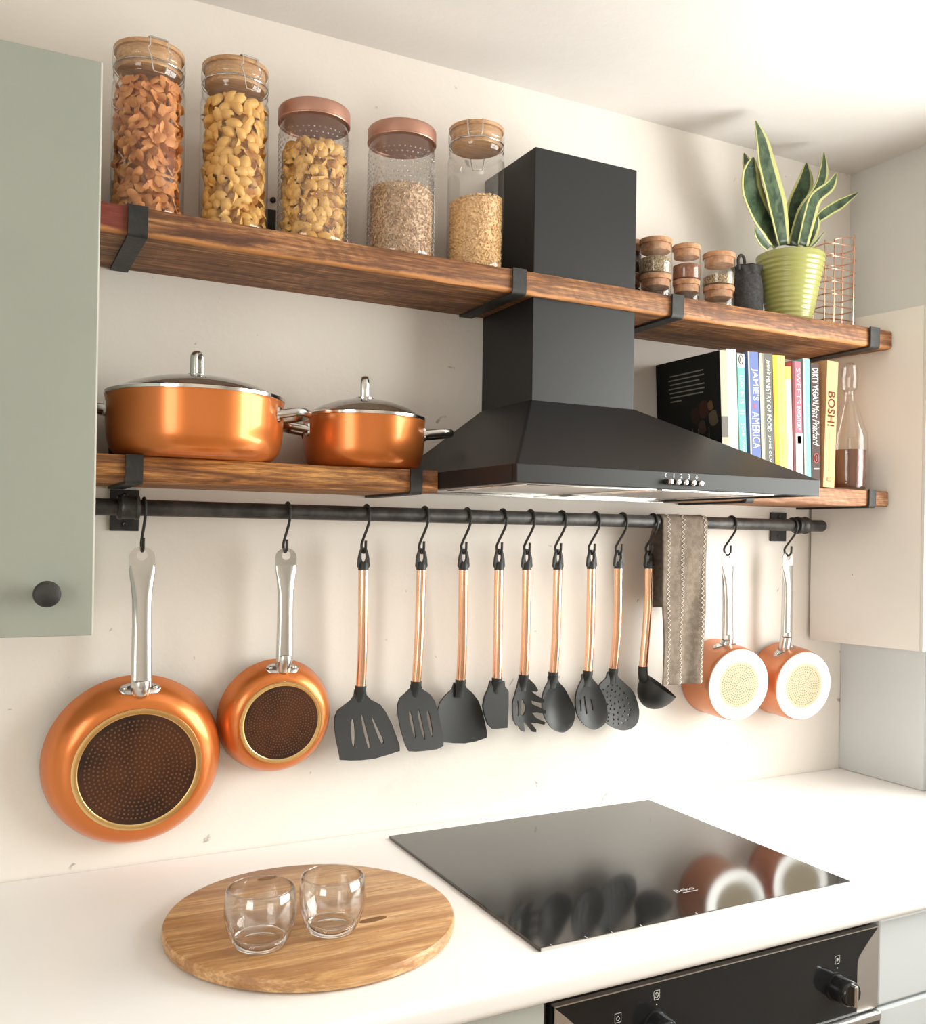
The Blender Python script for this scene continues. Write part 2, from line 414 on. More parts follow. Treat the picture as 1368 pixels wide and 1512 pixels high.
base_unit('base_cabinet', -1.81, OXL-.006, 'pale sage base cabinet beside the oven', m_greyl, [(.11, .8535, 'door')])
base_unit('base_cabinet', -2.42, -1.814, 'pale sage base cabinet under the far end of worktop', m_greyl, [(.11, .8535, 'door')])
base_unit('drawer_unit', OXR+.004, -.004, 'pale grey drawer unit under the worktop beside the oven', m_grey, [(.7185, .8535, 'drawer_front'), (.42, .714, 'drawer_front'), (.11, .416, 'drawer_front')])
ov = thing('built_in_oven', ((OXL+OXR)/2, -.3, .1), 'black built-in oven with steel corner trims below the hob', 'oven')
add('body', B(OXL, OXR, -.578, -.02, .1, .858), m_dark, ov)
add('control_panel', B(OXL+.004, OXR-.001, FY-.004, -.579, .72, .8465, bev=.001), m_oven, ov)
add('top_edge', B(OXL+.004, OXR-.001, FY-.0048, FY+.004, .8458, .8474), m_steelb, ov)
yp = FY-.0046
for s, xe in ((1, OXR-.001), (-1, OXL+.004)):
    pts = [(0,.8455), (.018,.830), (.034,.815), (.041,.808), (.0445,.798), (.045,.785), (.045,.7225), (0,.7225)]
    add('corner_trim', prism(bmesh.new(), [[(xe-s*a, yp, z) for a, z in pts]], (0,.004,0)), m_steelb, ov)
d = add('door', B(OXL+.004, OXR-.001, FY-.012, -.579, .15, .7165, bev=.003), m_oven, ov)
add('door_top', B(OXL+.004, OXR-.001, FY-.0135, -.58, .706, .7185, bev=.002), m_steelb, d)
add('handle', T([(OXL+.07, FY-.012, .665), (OXL+.07, FY-.045, .665), (OXR-.07, FY-.045, .665), (OXR-.07, FY-.012, .665)], .009, 12), m_steel, d)
for k, (u, v) in enumerate(((1236, 1457), (969, 1514))):
    p = at(u, v, y=FY-.004); kx, kz = p.x, p.z
    kb = add('knob', L([(0,.028),(.0165,.028),(.0185,.025),(.019,0),(.022,-.0008),(.022,-.0035)], (kx, FY-.006, kz), 32, (0,-1,0)), m_oven, ov, autos=35)
    add('knob_grip', B(kx-.0035, kx+.0035, FY-.042, FY-.03, kz-.016, kz+.016, bev=.002), m_chrome, kb)
    # printed pictogram, index dot and scale above the knob
    ic = bmesh.new(); z = kz+.041
    tube(ic, [(kx-.004, yp, z-.006), (kx+.003, yp, z-.006), (kx+.005, yp, z-.004), (kx+.005, yp, z+.006), (kx-.003, yp, z+.006), (kx-.005, yp, z+.004)], .00035, 4, True)
    if k: tube(ic, [(kx+.003*math.cos(a*PI/6), yp, z+.0035*math.sin(a*PI/6)) for a in range(12)], .00035, 4, True); tube(ic, [(kx, yp, z+.003), (kx, yp, z), (kx+.0015, yp, z-.001)], .0003, 4)
    else:
        for a in range(4): tube(ic, [(kx-.0028*math.cos(a*PI/4), yp, z-.0028*math.sin(a*PI/4)), (kx+.0028*math.cos(a*PI/4), yp, z+.0028*math.sin(a*PI/4))], .0003, 4)
    lathe(ic, [(0,.0004),(.0009,.0004),(.0009,0)], (kx, yp, kz+.0285), 10, (0,-1,0))
    add('pictogram', ic, m_print, ov)
p = at(913, 1503, y=yp); ic = bmesh.new()
tube(ic, [(p.x-.005, yp, p.z-.006), (p.x+.005, yp, p.z-.006), (p.x+.005, yp, p.z+.006), (p.x-.005, yp, p.z+.006)], .00035, 4, True)
tube(ic, [(p.x+.0025*math.cos(a*PI/5), yp, p.z-.001+.0025*math.sin(a*PI/5)) for a in range(10)], .0003, 4, True)
lathe(ic, [(0,.0004),(.0007,.0004),(.0007,0)], (p.x, yp, p.z+.002), 8, (0,-1,0))
add('pictogram', ic, m_print, ov)

# ---------------------------------------------------------------- ceramic hob
HX, HY, HZ = -1.2012, -.5594, CZ+.0052
hob = thing('ceramic_hob', (HX+.29, HY+.255, CZ), 'black glass ceramic hob set on the white worktop', 'hob')
add('glass_top', B(HX, HX+.58, HY, HY+.51, CZ, HZ, bev=.0012), m_hob, hob)
add('front_strip', B(HX+.002, HX+.578, HY-.0016, HY+.0014, CZ, HZ-.0006), m_steelb, hob)
for u, v in ((815, 1396), (866, 1384), (905, 1377), (948, 1367), (1030, 1349)):
    p = at(u, v, z=HZ); add('touch_mark', B(p.x-.0007, p.x+.0007, p.y-.0035, p.y+.0035, HZ, HZ+.0002), m_line, hob)
p0, p1 = at(1000, 1318, z=HZ), at(1027, 1313, z=HZ)
text('Beko', (p0.x, p0.y, HZ), (1,0,0), (0,1,0), .036, .0095, m_line, hob, 'logo', .0003)
add('logo_line', B(p0.x+.008, p0.x+.037, p0.y-.005, p0.y-.0038, HZ, HZ+.0002), m_line, hob)

# ---------------------------------------------------------------- wall cabinets
CX, CFY, CZ0, CZ1 = -1.7323, -.33, 1.3091, 2.0382
cb = thing('wall_cabinet', (CX-.3, -.16, CZ0), 'sage green wall cabinet with round dark knob', 'cabinet')
add('carcass', B(CX-.6, CX-.002, CFY+.021, -.001, CZ0, CZ1-.001), m_sage, cb)
dr = add('door', B(CX-.6, CX, CFY, CFY+.0205, CZ0, CZ1, bev=.0012), m_sage, cb)
add('lit_edge', B(CX-.0006, CX+.0012, CFY+.0004, CFY+.0202, CZ0+.0005, CZ1-.0005), m_lit_pale_edge, dr)  # lit edge of the door, its brightness put into a paler strip
p = at(70, 878, y=CFY-.028)
kn = add('knob', L([(0,.027),(.0135,.0265),(.0155,.025),(.0163,.021),(.0158,.017),(.011,.012),(.0075,.008),(.0085,0)], (p.x, CFY, p.z), 36, (0,-1,0)), m_iron, dr, smooth=True)
RCX, RCY = -.1255, -.307
cb = thing('wall_cabinet', (-.07, -.15, 1.2135), 'pale cream wall cabinet in the corner with plain side', 'cabinet')
sidex = lambda y: RCX-.1655*y                # the side panel is not square to the wall
fy = min((abs(at(1361, 961, y=-.2-.0005*k).x-sidex(-.2-.0005*k)), -.2-.0005*k) for k in range(320))[1]
add('carcass', prism(bmesh.new(), [[(sidex(-.0085), -.0085, 1.2135), (-.013, -.0085, 1.2135), (-.013, fy+.004, 1.2135), (sidex(fy+.004), fy+.004, 1.2135)]], (0,0,.7355)), m_cab2, cb)
add('front_edge', prism(bmesh.new(), [[(sidex(fy+.0035), fy+.0035, 1.2135), (-.013, fy+.0035, 1.2135), (-.013, fy-.003, 1.2135), (sidex(fy-.003), fy-.003, 1.2135)]], (0,0,.7355)), m_lit_pale_edge, cb)
p = min((at(1259, 849, y=-.001*k) for k in range(260)), key=lambda q: abs(q.x-sidex(q.y))); add('screw_hole', L([(0,.0004),(.0014,.0004),(.0014,0)], p, 10, (-1,0,0)), m_dark, cb)

# ---------------------------------------------------------------- shelves and brackets
UZ0, UZ1, SD = 1.8645, 1.9042, .2
CHL, CHR, CHY, CHZ = -1.0015, -.7805, -.1875, 2.1292
def plank(name, x0, x1, z0, z1, mt, label, notch=None, seed=1, angled=False):
    r = random.Random(seed); N = 60; bm = bmesh.new()
    ph = [r.uniform(0, 6.28) for _ in range(6)]
    def wob(x, k): return .0010*math.sin(x*9+ph[k])+.0007*math.sin(x*31+ph[k-1])+.0004*math.sin(x*83+ph[k-2])
    xs = sorted(set([x0+(x1-x0)*i/N for i in range(N+1)]+(list(notch[:2]) if notch else [])))
    rings = []
    def ring(x, yb):
        f = -SD+wob(x, 0)*.6; zt, zb = z1+wob(x, 1)*.35, z0+wob(x, 2)
        prof = [(yb, z0), (f+.010, z0), (f+.003, zb+.0005), (f, zb+.004), (f+wob(x*1.7, 3)*.6, (z0+z1)/2), (f+.0005, zt-.003), (f+.003, zt), (f+.0105, z1), (yb, z1)]
        rings.append([bm.verts.new((x-(y+SD)*(.175*max(0, 1-(x1-x)/.08) if angled else 0), y, z)) for y, z in prof])
    for x in xs:
        if notch and abs(x-notch[0]) < 1e-9: ring(x, -.0006); ring(x, notch[2])
        elif notch and abs(x-notch[1]) < 1e-9: ring(x, notch[2]); ring(x, -.0006)
        else: ring(x, notch[2] if notch and notch[0] < x < notch[1] else -.0006)
    n = 9
    for p, q in zip(rings, rings[1:]):
        for k in range(n): bm.faces.new([p[k], p[(k+1) % n], q[(k+1) % n], q[k]])
    bm.faces.new(rings[0]); bm.faces.new(rings[-1][::-1])
    bmesh.ops.remove_doubles(bm, verts=bm.verts, dist=1e-6)
    bmesh.ops.dissolve_degenerate(bm, dist=1e-7, edges=bm.edges)
    return tag(add(name, bm, mt, org=((x0+x1)/2, -SD/2, z0), autos=50), label, 'shelf')
PX_END = at(1318, 488, y=-SD).x
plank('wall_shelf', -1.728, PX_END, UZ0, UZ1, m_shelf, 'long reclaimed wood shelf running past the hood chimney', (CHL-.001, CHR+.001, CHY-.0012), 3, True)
LZ0, LZ1 = 1.5135, 1.5500
plank('wall_shelf', -1.728, -1.1875, LZ0, LZ1, m_shelf2, 'short orange wood shelf holding the two copper pots', None, 5)
RZ0, RZ1 = 1.5215, 1.5560
plank('wall_shelf', -.5865, -.1020, RZ0, RZ1, m_shelf3, 'short pale wood shelf holding the cookbooks', None, 8, True)
def bracket(u, z0, z1, w, up, label, group):
    x = at(u, 600 if z0 < 1.7 else 400, y=-SD).x
    v = (at(u, 720, y=-SD-.004) if z0 < 1.7 else at(u, 470 if u > 900 else 380, y=-SD-.004)); x = v.x
    t = .004; R = .007
    pr = [(0, z1+up), (0, z0-t)]
    def arc(cy, cz, r, a0, a1): return [(cy+r*math.cos(a0+(a1-a0)*k/4), cz+r*math.sin(a0+(a1-a0)*k/4)) for k in range(5)]
    outer = [(-.0005, z1+up)]+[(-.0005, z0-t)]+arc(-SD-t+R-.0015, z0-t+R, R, -PI/2, -PI)+[(-SD-t-.0015, z1+.001)]
    inner = [(-SD-.0015, z1+.001)]+arc(-SD-t+R-.0015, z0-t+R, R-t, -PI, -PI/2)+[(-t-.0005, z0), (-t-.0005, z1+up)]
    bm = bmesh.new()
    A = [bm.verts.new((x-w/2, y, z)) for y, z in outer+inner]; Bv = [bm.verts.new((x+w/2, y, z)) for y, z in outer+inner]
    n = len(A); bm.faces.new(A); bm.faces.new(Bv[::-1])
    for k in range(n): bm.faces.new([A[k], Bv[k], Bv[(k+1) % n], A[(k+1) % n]])
    o = add('shelf_bracket', bm, m_iron, org=(x, 0, z0)); tag(o, label, 'bracket', group)
    for zz in (z1+up*.45, z1+up*.8):
        add('screw', L([(0,.0025),(.0025,.002),(.004,0)], (x, -t-.0005, zz), 12, (0,-1,0)), m_iron, o)
GB = 'black iron shelf brackets'
bracket(203, UZ0, UZ1, .027, .10, 'black iron bracket on the long shelf by the sage cabinet', GB)
bracket(768, UZ0, UZ1, .027, .05, 'black iron bracket on the long shelf beside the grain jar', GB)
bracket(1001, UZ0, UZ1, .027, .05, 'black iron bracket on the long shelf under the spice jars', GB)
bracket(1293, UZ0, UZ1, .028, .05, 'black iron bracket on the long shelf under the wire rack', GB)
bracket(198, LZ0, LZ1, .024, .075, 'black iron bracket under the large copper pot', GB)
bracket(615, LZ0, LZ1, .021, .03, 'black iron bracket under the small copper pot', GB)
bracket(1108, RZ0, RZ1, .020, .03, 'black iron bracket on the book shelf behind the hood', GB)
bracket(1289, RZ0, RZ1, .020, .03, 'black iron bracket on the book shelf by the cream cabinet', GB)
a, b = at(393, 308, y=-.004), at(407, 345, y=-.004)
pl = tag(add('wall_plate', B(a.x, b.x, -.006, -.0005, UZ1+.0012, a.z, bev=.001), m_iron), 'narrow black metal plate on wall between the shell pasta jars', 'plate')
p = at(404, 295, y=-.004); add('screw', L([(0,.004),(.004,.003),(.005,0),(.005,-.003)], (p.x, -.003, p.z), 14, (0,-1,0)), m_iron, pl)

# ---------------------------------------------------------------- extractor hood
HL, HR, HYF, H0, H1 = -1.1858, -.5878, -.4545, 1.5201, 1.5473
hd = thing('cooker_hood', ((HL+HR)/2, -.2, H0), 'matte black chimney cooker hood with row of push buttons', 'hood')
add('chimney', B(CHL, CHR, CHY, -.001, 1.678, CHZ, bev=.0012), m_hood, hd)
bm = bmesh.new()
lo = [(HL, HYF), (HR, HYF), (HR, -.001), (HL, -.001)]; hi = [(CHL-.003, CHY-.003), (CHR+.003, CHY-.003), (CHR+.003, -.001), (CHL-.003, -.001)]
va = [bm.verts.new((x, y, H1)) for x, y in lo]; vb = [bm.verts.new((x, y, 1.683)) for x, y in hi]
for k in range(4): bm.faces.new([va[k], va[(k+1) % 4], vb[(k+1) % 4], vb[k]])
bm.faces.new(vb); bm.faces.new(va[::-1])
es = [e for e in bm.edges if abs(e.verts[0].co.z-e.verts[1].co.z) > .05]
bmesh.ops.bevel(bm, geom=es, offset=.003, segments=2, affect='EDGES', profile=.5)
add('canopy', bm, m_hood, hd)
bm = bmesh.new(); t = .012
box(bm, HL, HR, HYF, HYF+t, H0, H1+.0005, bev=.0015); box(bm, HL, HL+t, HYF+t, -.001, H0, H1); box(bm, HR-t, HR, HYF+t, -.001, H0, H1)
box(bm, HL+t, HR-t, -t, -.001, H0, H1)
rim = add('rim', bm, m_hood, hd)
fl = add('grease_filter', B(HL+t, HR-t, HYF+t, -t, H0+.004, H0+.008), m_steelb, hd)
for k in range(2):
    xa = HL+.05+k*.255
    add('filter_frame', T([(xa, -.40, H0+.003), (xa+.24, -.40, H0+.003), (xa+.24, -.09, H0+.003), (xa, -.09, H0+.003)], .0025, 6, True), m_chrome, fl)
add('rear_strip', B(HL+t, HR-t, -.055, -.045, H0-.002, H0+.004), m_chrome, fl)
for k, ch in enumerate('0123*'):
    p = at(984+k*11.2, 711+k*.6, y=HYF)
    bt = add('button', L([(.0042,0),(.0042,.009),(0,.009)], (p.x, HYF, p.z-.0006), 16, (0,-1,0)), m_sil, hd)
    add('button_cap', L([(.0041,.009),(.0041,.0125),(.0033,.0138),(0,.0142)], (p.x, HYF, p.z-.0006), 16, (0,-1,0)), m_chrome, bt, autos=40)
    if ch == '*':
        bm = T([(p.x, HYF-.0003, p.z+.0125), (p.x+.003, HYF-.0003, p.z+.0085), (p.x-.003, HYF-.0003, p.z+.0085)], .0005, 4, True)
        tube(bm, [(p.x-.0015, HYF-.0003, p.z+.0072), (p.x+.0015, HYF-.0003, p.z+.0072)], .0005, 4); add('lamp_symbol', bm, m_print, hd)
    else: text(ch, (p.x-(.0008 if ch == '1' else .0019), HYF, p.z+.0062), (1,0,0), (0,0,1), .0016 if ch == '1' else .0038, .0068, m_print, hd, 'digit', .0003)

# ---------------------------------------------------------------- utensil rail, brackets, hooks
RY, RR = -.075, .0128
RZ = at(684, 762.5, y=RY).z
rx1 = at(1216, 776, y=RY).x
rail = tag(add('utensil_rail', T([(-1.7318, RY, RZ), (rx1-.004, RY, RZ), (rx1-.001, RY, RZ), (rx1, RY, RZ)], [RR, RR, RR*.9, RR*.7], 24), m_pipe, autos=40), 'long black iron pipe rail hung with hooks', 'rail')
for u0, u1, lab in ((162, 205, 'black iron pipe bracket next to the sage cabinet'), (1137, 1160, 'black iron pipe bracket next to the cream cabinet')):
    xa, xb = at(u0, 750, y=0).x, at(u1, 750, y=0).x; xm = (xa+xb)/2
    t = thing('rail_bracket', (xm, 0, RZ), lab, 'bracket', 'pipe rail brackets')
    add('wall_plate', B(xa, xb, -.005, -.0005, 1.4425, 1.5088, bev=.001), m_iron, t)
    for z in (1.4535, 1.4995): add('screw', L([(0,.001),(.003,.002),(.0045,0)], (xm, -.005, z), 12, (0,-1,0)), m_pipe, t)
    add('standoff', T([(xm, -.005, RZ), (xm, RY+.012, RZ)], .0085, 16), m_iron, t)
    add('collar', L([(RR,-.0165),(RR+.0055,-.016),(RR+.0065,-.011),(RR+.0052,-.009),(RR+.0052,.009),(RR+.0065,.011),(RR+.0055,.016),(RR,.0165)], (xm-.004, RY, RZ), 28, (1,0,0)), m_pipe, t, autos=40)
HR_ = .0024
def hook_path():
    R = RR+HR_; p = []
    for k in range(9):      # over the rail, from the wall side to the front
        a = math.radians(200-k*25); p.append((0, math.cos(PI-a)*R, math.sin(a)*R))
    p += [(0, -.0148, -.010), (0, -.0055, -.024), (0, .0190, -.050)]
    for k in range(9):          # lower loop, from the wall side round to the front
        a = PI*k/8; p.append((0, .011+.0098*math.cos(a), -.0577-.0098*math.sin(a)))
    p += [(0, .0008, -.0465)]
    return spline([Vector(q) for q in p], 3)
hook_me = None
HOOKS = [(212,'the large frying pan'),(421,'the small frying pan'),(540,'the wide slotted turner'),(625,'the narrow slotted turner'),(687,'the solid turner'),(739,'the small spatula'),(778,'the pasta server'),(827,'the solid spoon'),(876,'the slotted spoon'),(916,'the skimmer'),(964,'the ladle'),(1077,'the saucepan beside the towel'),(1170,'the saucepan by the cream cabinet')]
HOOKX = []
EYES = (210, 421, 537, 622.7, 685, 737.4, 778.3, 824.4, 874, 914, 958.6, 1074.5, 1164)
hk = bmesh.new(); tube(hk, hook_path(), HR_, 8); bmesh.ops.recalc_face_normals(hk, faces=hk.faces)
hook_me = bpy.data.meshes.new('hook'); hk.to_mesh(hook_me); hk.free()
PX = {}
for i, (u, what) in enumerate(HOOKS):
    x = at(EYES[i], 822, y=RY+.011).x; HOOKX.append(x)
    o = link('s_hook', hook_me, m_iron, None, True); o.location = (x, RY, RZ); tag(o, 'black S hook on the pipe rail carrying '+what, 'hook', 'S hooks on the rail')
HB = RY+.011                      # y of the lower loops
HBZ = RZ-.0675+HR_                 # where a hanging eye rests

# ---------------------------------------------------------------- hanging pans
def pan_handle(t, x, zt, zb, yt, yb, w_tab, w, shape):
    """flat steel tab with an eye, flowing into an oval tube handle"""
    hx = Vector((1,0,0)); Lz = zt-zb
    def yy(z): s = (zt-z)/Lz; return yt+(yb-yt)*s
    tab_b = zt-.033; hole = []
    out = [(x-w_tab/2, tab_b)]+[(x-w_tab/2*math.cos(k*PI/10), zt-w_tab*.42+w_tab*.42*math.sin(k*PI/10)) for k in range(11)]+[(x+w_tab/2, tab_b)]
    hr = w_tab*.22; hc = zt-.0045-hr
    hole = [(x+hr*math.cos(k*PI/8), hc+hr*math.sin(k*PI/8)) for k in range(16)]
    bm = prism(bmesh.new(), [[(a, yy(b)-.001, b) for a, b in out], [(a, yy(b)-.001, b) for a, b in hole]], (0,.003,0))
    h = add('handle', bm, m_steel, t)
    secs = []
    for s, ww, tt in shape:
        z = tab_b+.004-(tab_b+.004-zb)*s
        secs.append(((x, yy(z), z), hx*(w*ww/2), Vector((0, tt, 0)), .8))
    add('grip', loft(bmesh.new(), secs, 20), m_steel, h, autos=50)
    return hc-hr
GRIP = [(0,1.25,.0018),(.06,1.24,.0035),(.16,1.08,.006),(.28,.95,.0078),(.5,.92,.0085),(.8,.98,.0088),(1,1.02,.0085)]
def hanging_pan(name, label, x, u_c, v_c, r_rim, depth, r_base, r_dark, tilt, zb, hook_i, w_tab, w, mats, dots, sauce, group, yaw=0.):
    """rim against the wall, base towards the room; centre of the rim at the pixel (u_c, v_c)"""
    n = Vector((-math.sin(yaw)*math.cos(tilt), -math.cos(yaw)*math.cos(tilt), -math.sin(tilt))); e1 = Vector((math.cos(yaw), -math.sin(yaw), 0)); upv = n.cross(e1); upv = upv if upv.z > 0 else -upv
    yc = -r_rim*math.hypot(math.sin(tilt), math.sin(yaw))-.003
    c = at(u_c, v_c, y=yc); c.y = yc
    t = thing(name, tuple(c), label, 'pan', group)
    w_ = .0022
    if sauce: prof = [(r_rim+.002,0),(r_rim,.004),(r_rim*.995,depth*.45),(r_rim*.985,depth*.72),(r_rim*.965,depth*.88),(r_rim*.945,depth*.97),(r_base,depth)]
    else: prof = [(r_rim+.001,0),(r_rim*.995,.006),(r_rim*.975,depth*.34),(r_rim*.93,depth*.60),(r_rim*.86,depth*.82),(r_rim*.775,depth*.96),(r_base,depth)]
    inner = [(max(r-w_, 0), max(h-w_, 0.0)) for r, h in prof][::-1]
    body = L(prof+[(0,depth), (0,depth-w_)]+inner, c, 72, n)
    add('body', body, m_cpaint_haze if sauce else m_cpaint, t, autos=40)
    b0 = c+n*depth
    add('base_ring', L([(r_base+.001,-.001),(r_base,.0012),(r_dark+.0016,.0016),(r_dark,.0006),(r_dark,-.001)], b0, 72, n), mats[0], t, autos=50)
    bs = add('base_plate', L([(r_dark+.0005,-.001),(r_dark,.0007),(0,.0007)], b0, 64, n), mats[1], t)
    bm = bmesh.new(); k = 1
    lim = r_dark*.94*dots; sp = r_dark/(9.5 if sauce else 13.5)
    while k*sp < lim:
        m_ = max(6, int(2*PI*k*sp/(sp*1.02)))
        for j in range(m_):
            a = 2*PI*j/m_+k*.37; q = b0+(e1*math.cos(a)+upv*math.sin(a))*(k*sp)
            lathe(bm, [(sp*.27,.0006),(sp*.2,.0012),(0,.0013)], q, 6, n)
        k += 1
    tag(add('base_dots', bm, mats[2], bs), kind='stuff')
    # handle: from the side of the pan up to the hook
    zt = HBZ+.0045
    arc = [0]
    for (ra_, ha), (rb_, hb_) in zip(prof, prof[1:]): arc.append(arc[-1]+math.hypot(rb_-ra_, hb_-ha))
    def on(q):                                              # (radius, height) at arc length q down the outside
        for k3 in range(len(arc)-1):
            if q <= arc[k3+1]:
                f_ = (q-arc[k3])/(arc[k3+1]-arc[k3]); return prof[k3][0]+(prof[k3+1][0]-prof[k3][0])*f_, prof[k3][1]+(prof[k3+1][1]-prof[k3][1])*f_
        return prof[-1]
    hx = HOOKX[hook_i]+x
    s0 = arc[-1]*(.54 if sauce else .50); phi = math.asin(max(-.5, min(.5, (hx-c.x)/r_rim)))
    def side(q, ang, lift=0.): ro, ho = on(q); return c+n*ho+(e1*math.sin(ang)+upv*math.cos(ang))*(ro+lift)
    q0 = side(s0, phi)
    hole_bot = pan_handle(t, hx, zt, zb, HB, q0.y-(.004 if sauce else .010), w_tab, w, GRIP)
    pw = w*1.08; bm = bmesh.new(); rows = []; hw0 = .012
    for i in range(17):
        sx_ = -1+2*i/16; ang = phi+sx_*pw/r_rim; hw = hw0*(1-abs(sx_)**3.0)**.5+.0004
        rows.append([bm.verts.new(side(s0+dq*hw, ang, ex)) for dq, ex in ((-1,.0004),(-.85,.0018),(0,.0026),(.85,.0018),(1,.0004))])
    for a, b in zip(rows, rows[1:]):
        for k2 in range(4): bm.faces.new([a[k2], b[k2], b[k2+1], a[k2+1]])
    pt = add('mounting_plate', bm, m_steel, t, smooth=True)
    for sg in (-1, 1):
        ang = phi+sg*pw/r_rim*.72; d = (side(s0, ang, .01)-side(s0, ang)).normalized(); tgv = (side(s0+.004, ang)-side(s0-.004, ang)).normalized(); d = (n.cross(e1).cross(tgv) if False else (d-tgv*d.dot(tgv))).normalized()
        add('rivet', L([(.0042,-.001),(.0036,.0016),(0,.0024)], side(s0, ang, .0022), 14, d), m_chrome, pt, smooth=True)
    yq = q0.y-(.004 if sauce else .010)
    add('socket', T(spline([(hx, yq, zb+.010), (hx, yq, zb+.002), (hx, yq*.7+q0.y*.3, zb-.004), tuple(side(s0, phi, -.004))], 3), [w*.44]*3+[w*.45]*3+[w*.47]*4, 20), m_steel, pt, smooth=True)
    return t
PANM = (m_gold, m_base, m_dot)
hanging_pan('frying_pan', 'large copper frying pan hanging base outward next to the sage cabinet', 0, 197, 1120, .1372, .052, .0975, .0885, .12, at(207, 1012, y=-.06).z, 0, .039, .0315, PANM, 1.0, False, 'copper frying pans on the rail')
hanging_pan('frying_pan', 'smaller copper frying pan hanging base outward beside the slotted turner', .002, 405, 1055, .0978, .045, .0705, .0635, .13, at(420, 975, y=-.055).z, 1, .036, .0285, PANM, 1.0, False, 'copper frying pans on the rail')
PANS = (m_alu, mat('sauce_base', (.56,.47,.33), .7, 0, spec=.2), m_dot2)
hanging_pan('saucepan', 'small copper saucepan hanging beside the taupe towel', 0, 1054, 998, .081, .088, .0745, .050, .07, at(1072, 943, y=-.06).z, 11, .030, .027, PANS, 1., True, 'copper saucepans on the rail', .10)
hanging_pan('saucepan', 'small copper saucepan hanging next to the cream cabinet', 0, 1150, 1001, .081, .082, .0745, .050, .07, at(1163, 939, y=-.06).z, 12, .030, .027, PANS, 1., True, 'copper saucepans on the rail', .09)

# ---------------------------------------------------------------- hanging utensils with copper handles
def c1(L_): return [(480+a/4.886, 1000+b/4.886) for a, b in L_]
def c2(L_): return [(740+a/4.886, 980+b/4.886) for a, b in L_]
def utensil(name, label, i, hp, loops, mk='flat', group='black utensils with copper handles', depthf=None, yb=-.055, cuts=3, thick=.0045):
    hx = HOOKX[i]
    yt = HB
    P = [at(*hp[0], y=yt), at(*hp[1], y=(yt*.45+yb*.55)), at(*hp[2], y=yb)]
    dx = hx-P[0].x
    for q in P: q.x += dx                                     # hang exactly from its hook
    t = thing(name, (hx, HB, HBZ), label, 'utensil', group)
    r = .0087
    path = spline([P[0]+Vector((0,0,.0005)), P[1], P[2]], 8)
    add('handle', T(path, r, 20), m_copper, t, autos=40)
    # black hanging eye
    zt, zb, xc = HBZ+.0062, P[0].z, P[0].x
    out = smooth_loop([(xc-.0090, zb), (xc-.0100, zb+.010), (xc-.0086, zb+.021), (xc-.004, zt-.001), (xc+.004, zt-.001), (xc+.0086, zb+.021), (xc+.0100, zb+.010), (xc+.0090, zb)], 3)
    hol = smooth_loop([(xc, zb+.0085), (xc-.0048, zb+.0155), (xc-.0042, zt-.0075), (xc, zt-.0052), (xc+.0042, zt-.0075), (xc+.0048, zb+.0155)], 3)
    bm = prism(bmesh.new(), [[(a, HB-.004, b) for a, b in out], [(a, HB-.004, b) for a, b in hol]], (0,.008,0))
    lathe(bm, [(0,-.004),(.0091,-.004),(.0091,.006),(.0075,.010),(0,.010)], (xc, HB, zb), 18)
    add('hanging_eye', bm, m_sil, t, autos=40)
    pb = P[2]
    if mk == 'flat':
        def W3(q): p = at(q[0], q[1], y=yb); return Vector((p.x+dx, yb, p.z))
        L3 = [[W3(q) for q in (smooth_loop(lp, 2) if k else lp)] for k, lp in enumerate(loops)]
        xs = [q.x for q in L3[0]]; zs = [q.z for q in L3[0]]; x0, x1, z0, z1 = min(xs), max(xs), min(zs), max(zs)
        zn = z1-(z1-z0)*.14
        def disp(co):
            s = (co.x-(x0+x1)/2)/((x1-x0)/2); q = (co.z-(z0+zn)/2)/((zn-z0)/2)
            return Vector((0, depthf(s, q) if depthf else 0, 0))
        bm = prism(bmesh.new(), L3, (0, thick, 0), cuts, disp)
        hd_ = add('head', bm, m_sil, t, autos=40)
        ym = yb+thick/2; hv = lambda w_, t_: (Vector((w_,0,0)), Vector((0,t_,0)))
        add('neck', loft(bmesh.new(), [((pb.x, yb, pb.z+.0065), *hv(r*1.16, r*1.16), 1), ((pb.x, yb+.0003, pb.z-.002), *hv(r*1.14, r*1.1), 1), ((pb.x-.0004, ym, pb.z-.010), *hv(r*1.02, r*.72), 1), ((pb.x-.0006, ym, pb.z-.018), *hv(r*1.02, thick*.75), 1), ((pb.x-.0006, ym, pb.z-.026), *hv(r*1.05, thick*.42), 1)], 20), m_sil, hd_, autos=60)
    return t, pb, dx
bowl = lambda D: (lambda s, q: D*max(0, 1-s*s-q*q))
bend = lambda D: (lambda s, q: -D*(1-q)**2*.25)
u1 = [c1([(218,90),(298,92),(303,128),(335,162),(400,195),(440,250),(480,330),(510,420),(530,485),(530,525),(450,550),(350,578),(250,590),(170,592),(100,588),(95,540),(78,440),(70,350),(75,285),(95,240),(140,205),(192,165),(213,130)]),
      c1([(200,295),(215,340),(215,440),(205,500),(190,470),(187,400),(188,330)]), c1([(265,262),(285,310),(320,480),(312,508),(300,490),(268,340)]), c1([(338,280),(352,300),(415,440),(415,472),(400,470),(370,400),(342,310)])]
utensil('slotted_turner', 'wide black slotted turner with copper handle next to small frying pan', 2, [(537,838),(536,950),(533,1018)], u1, depthf=bend(.01))
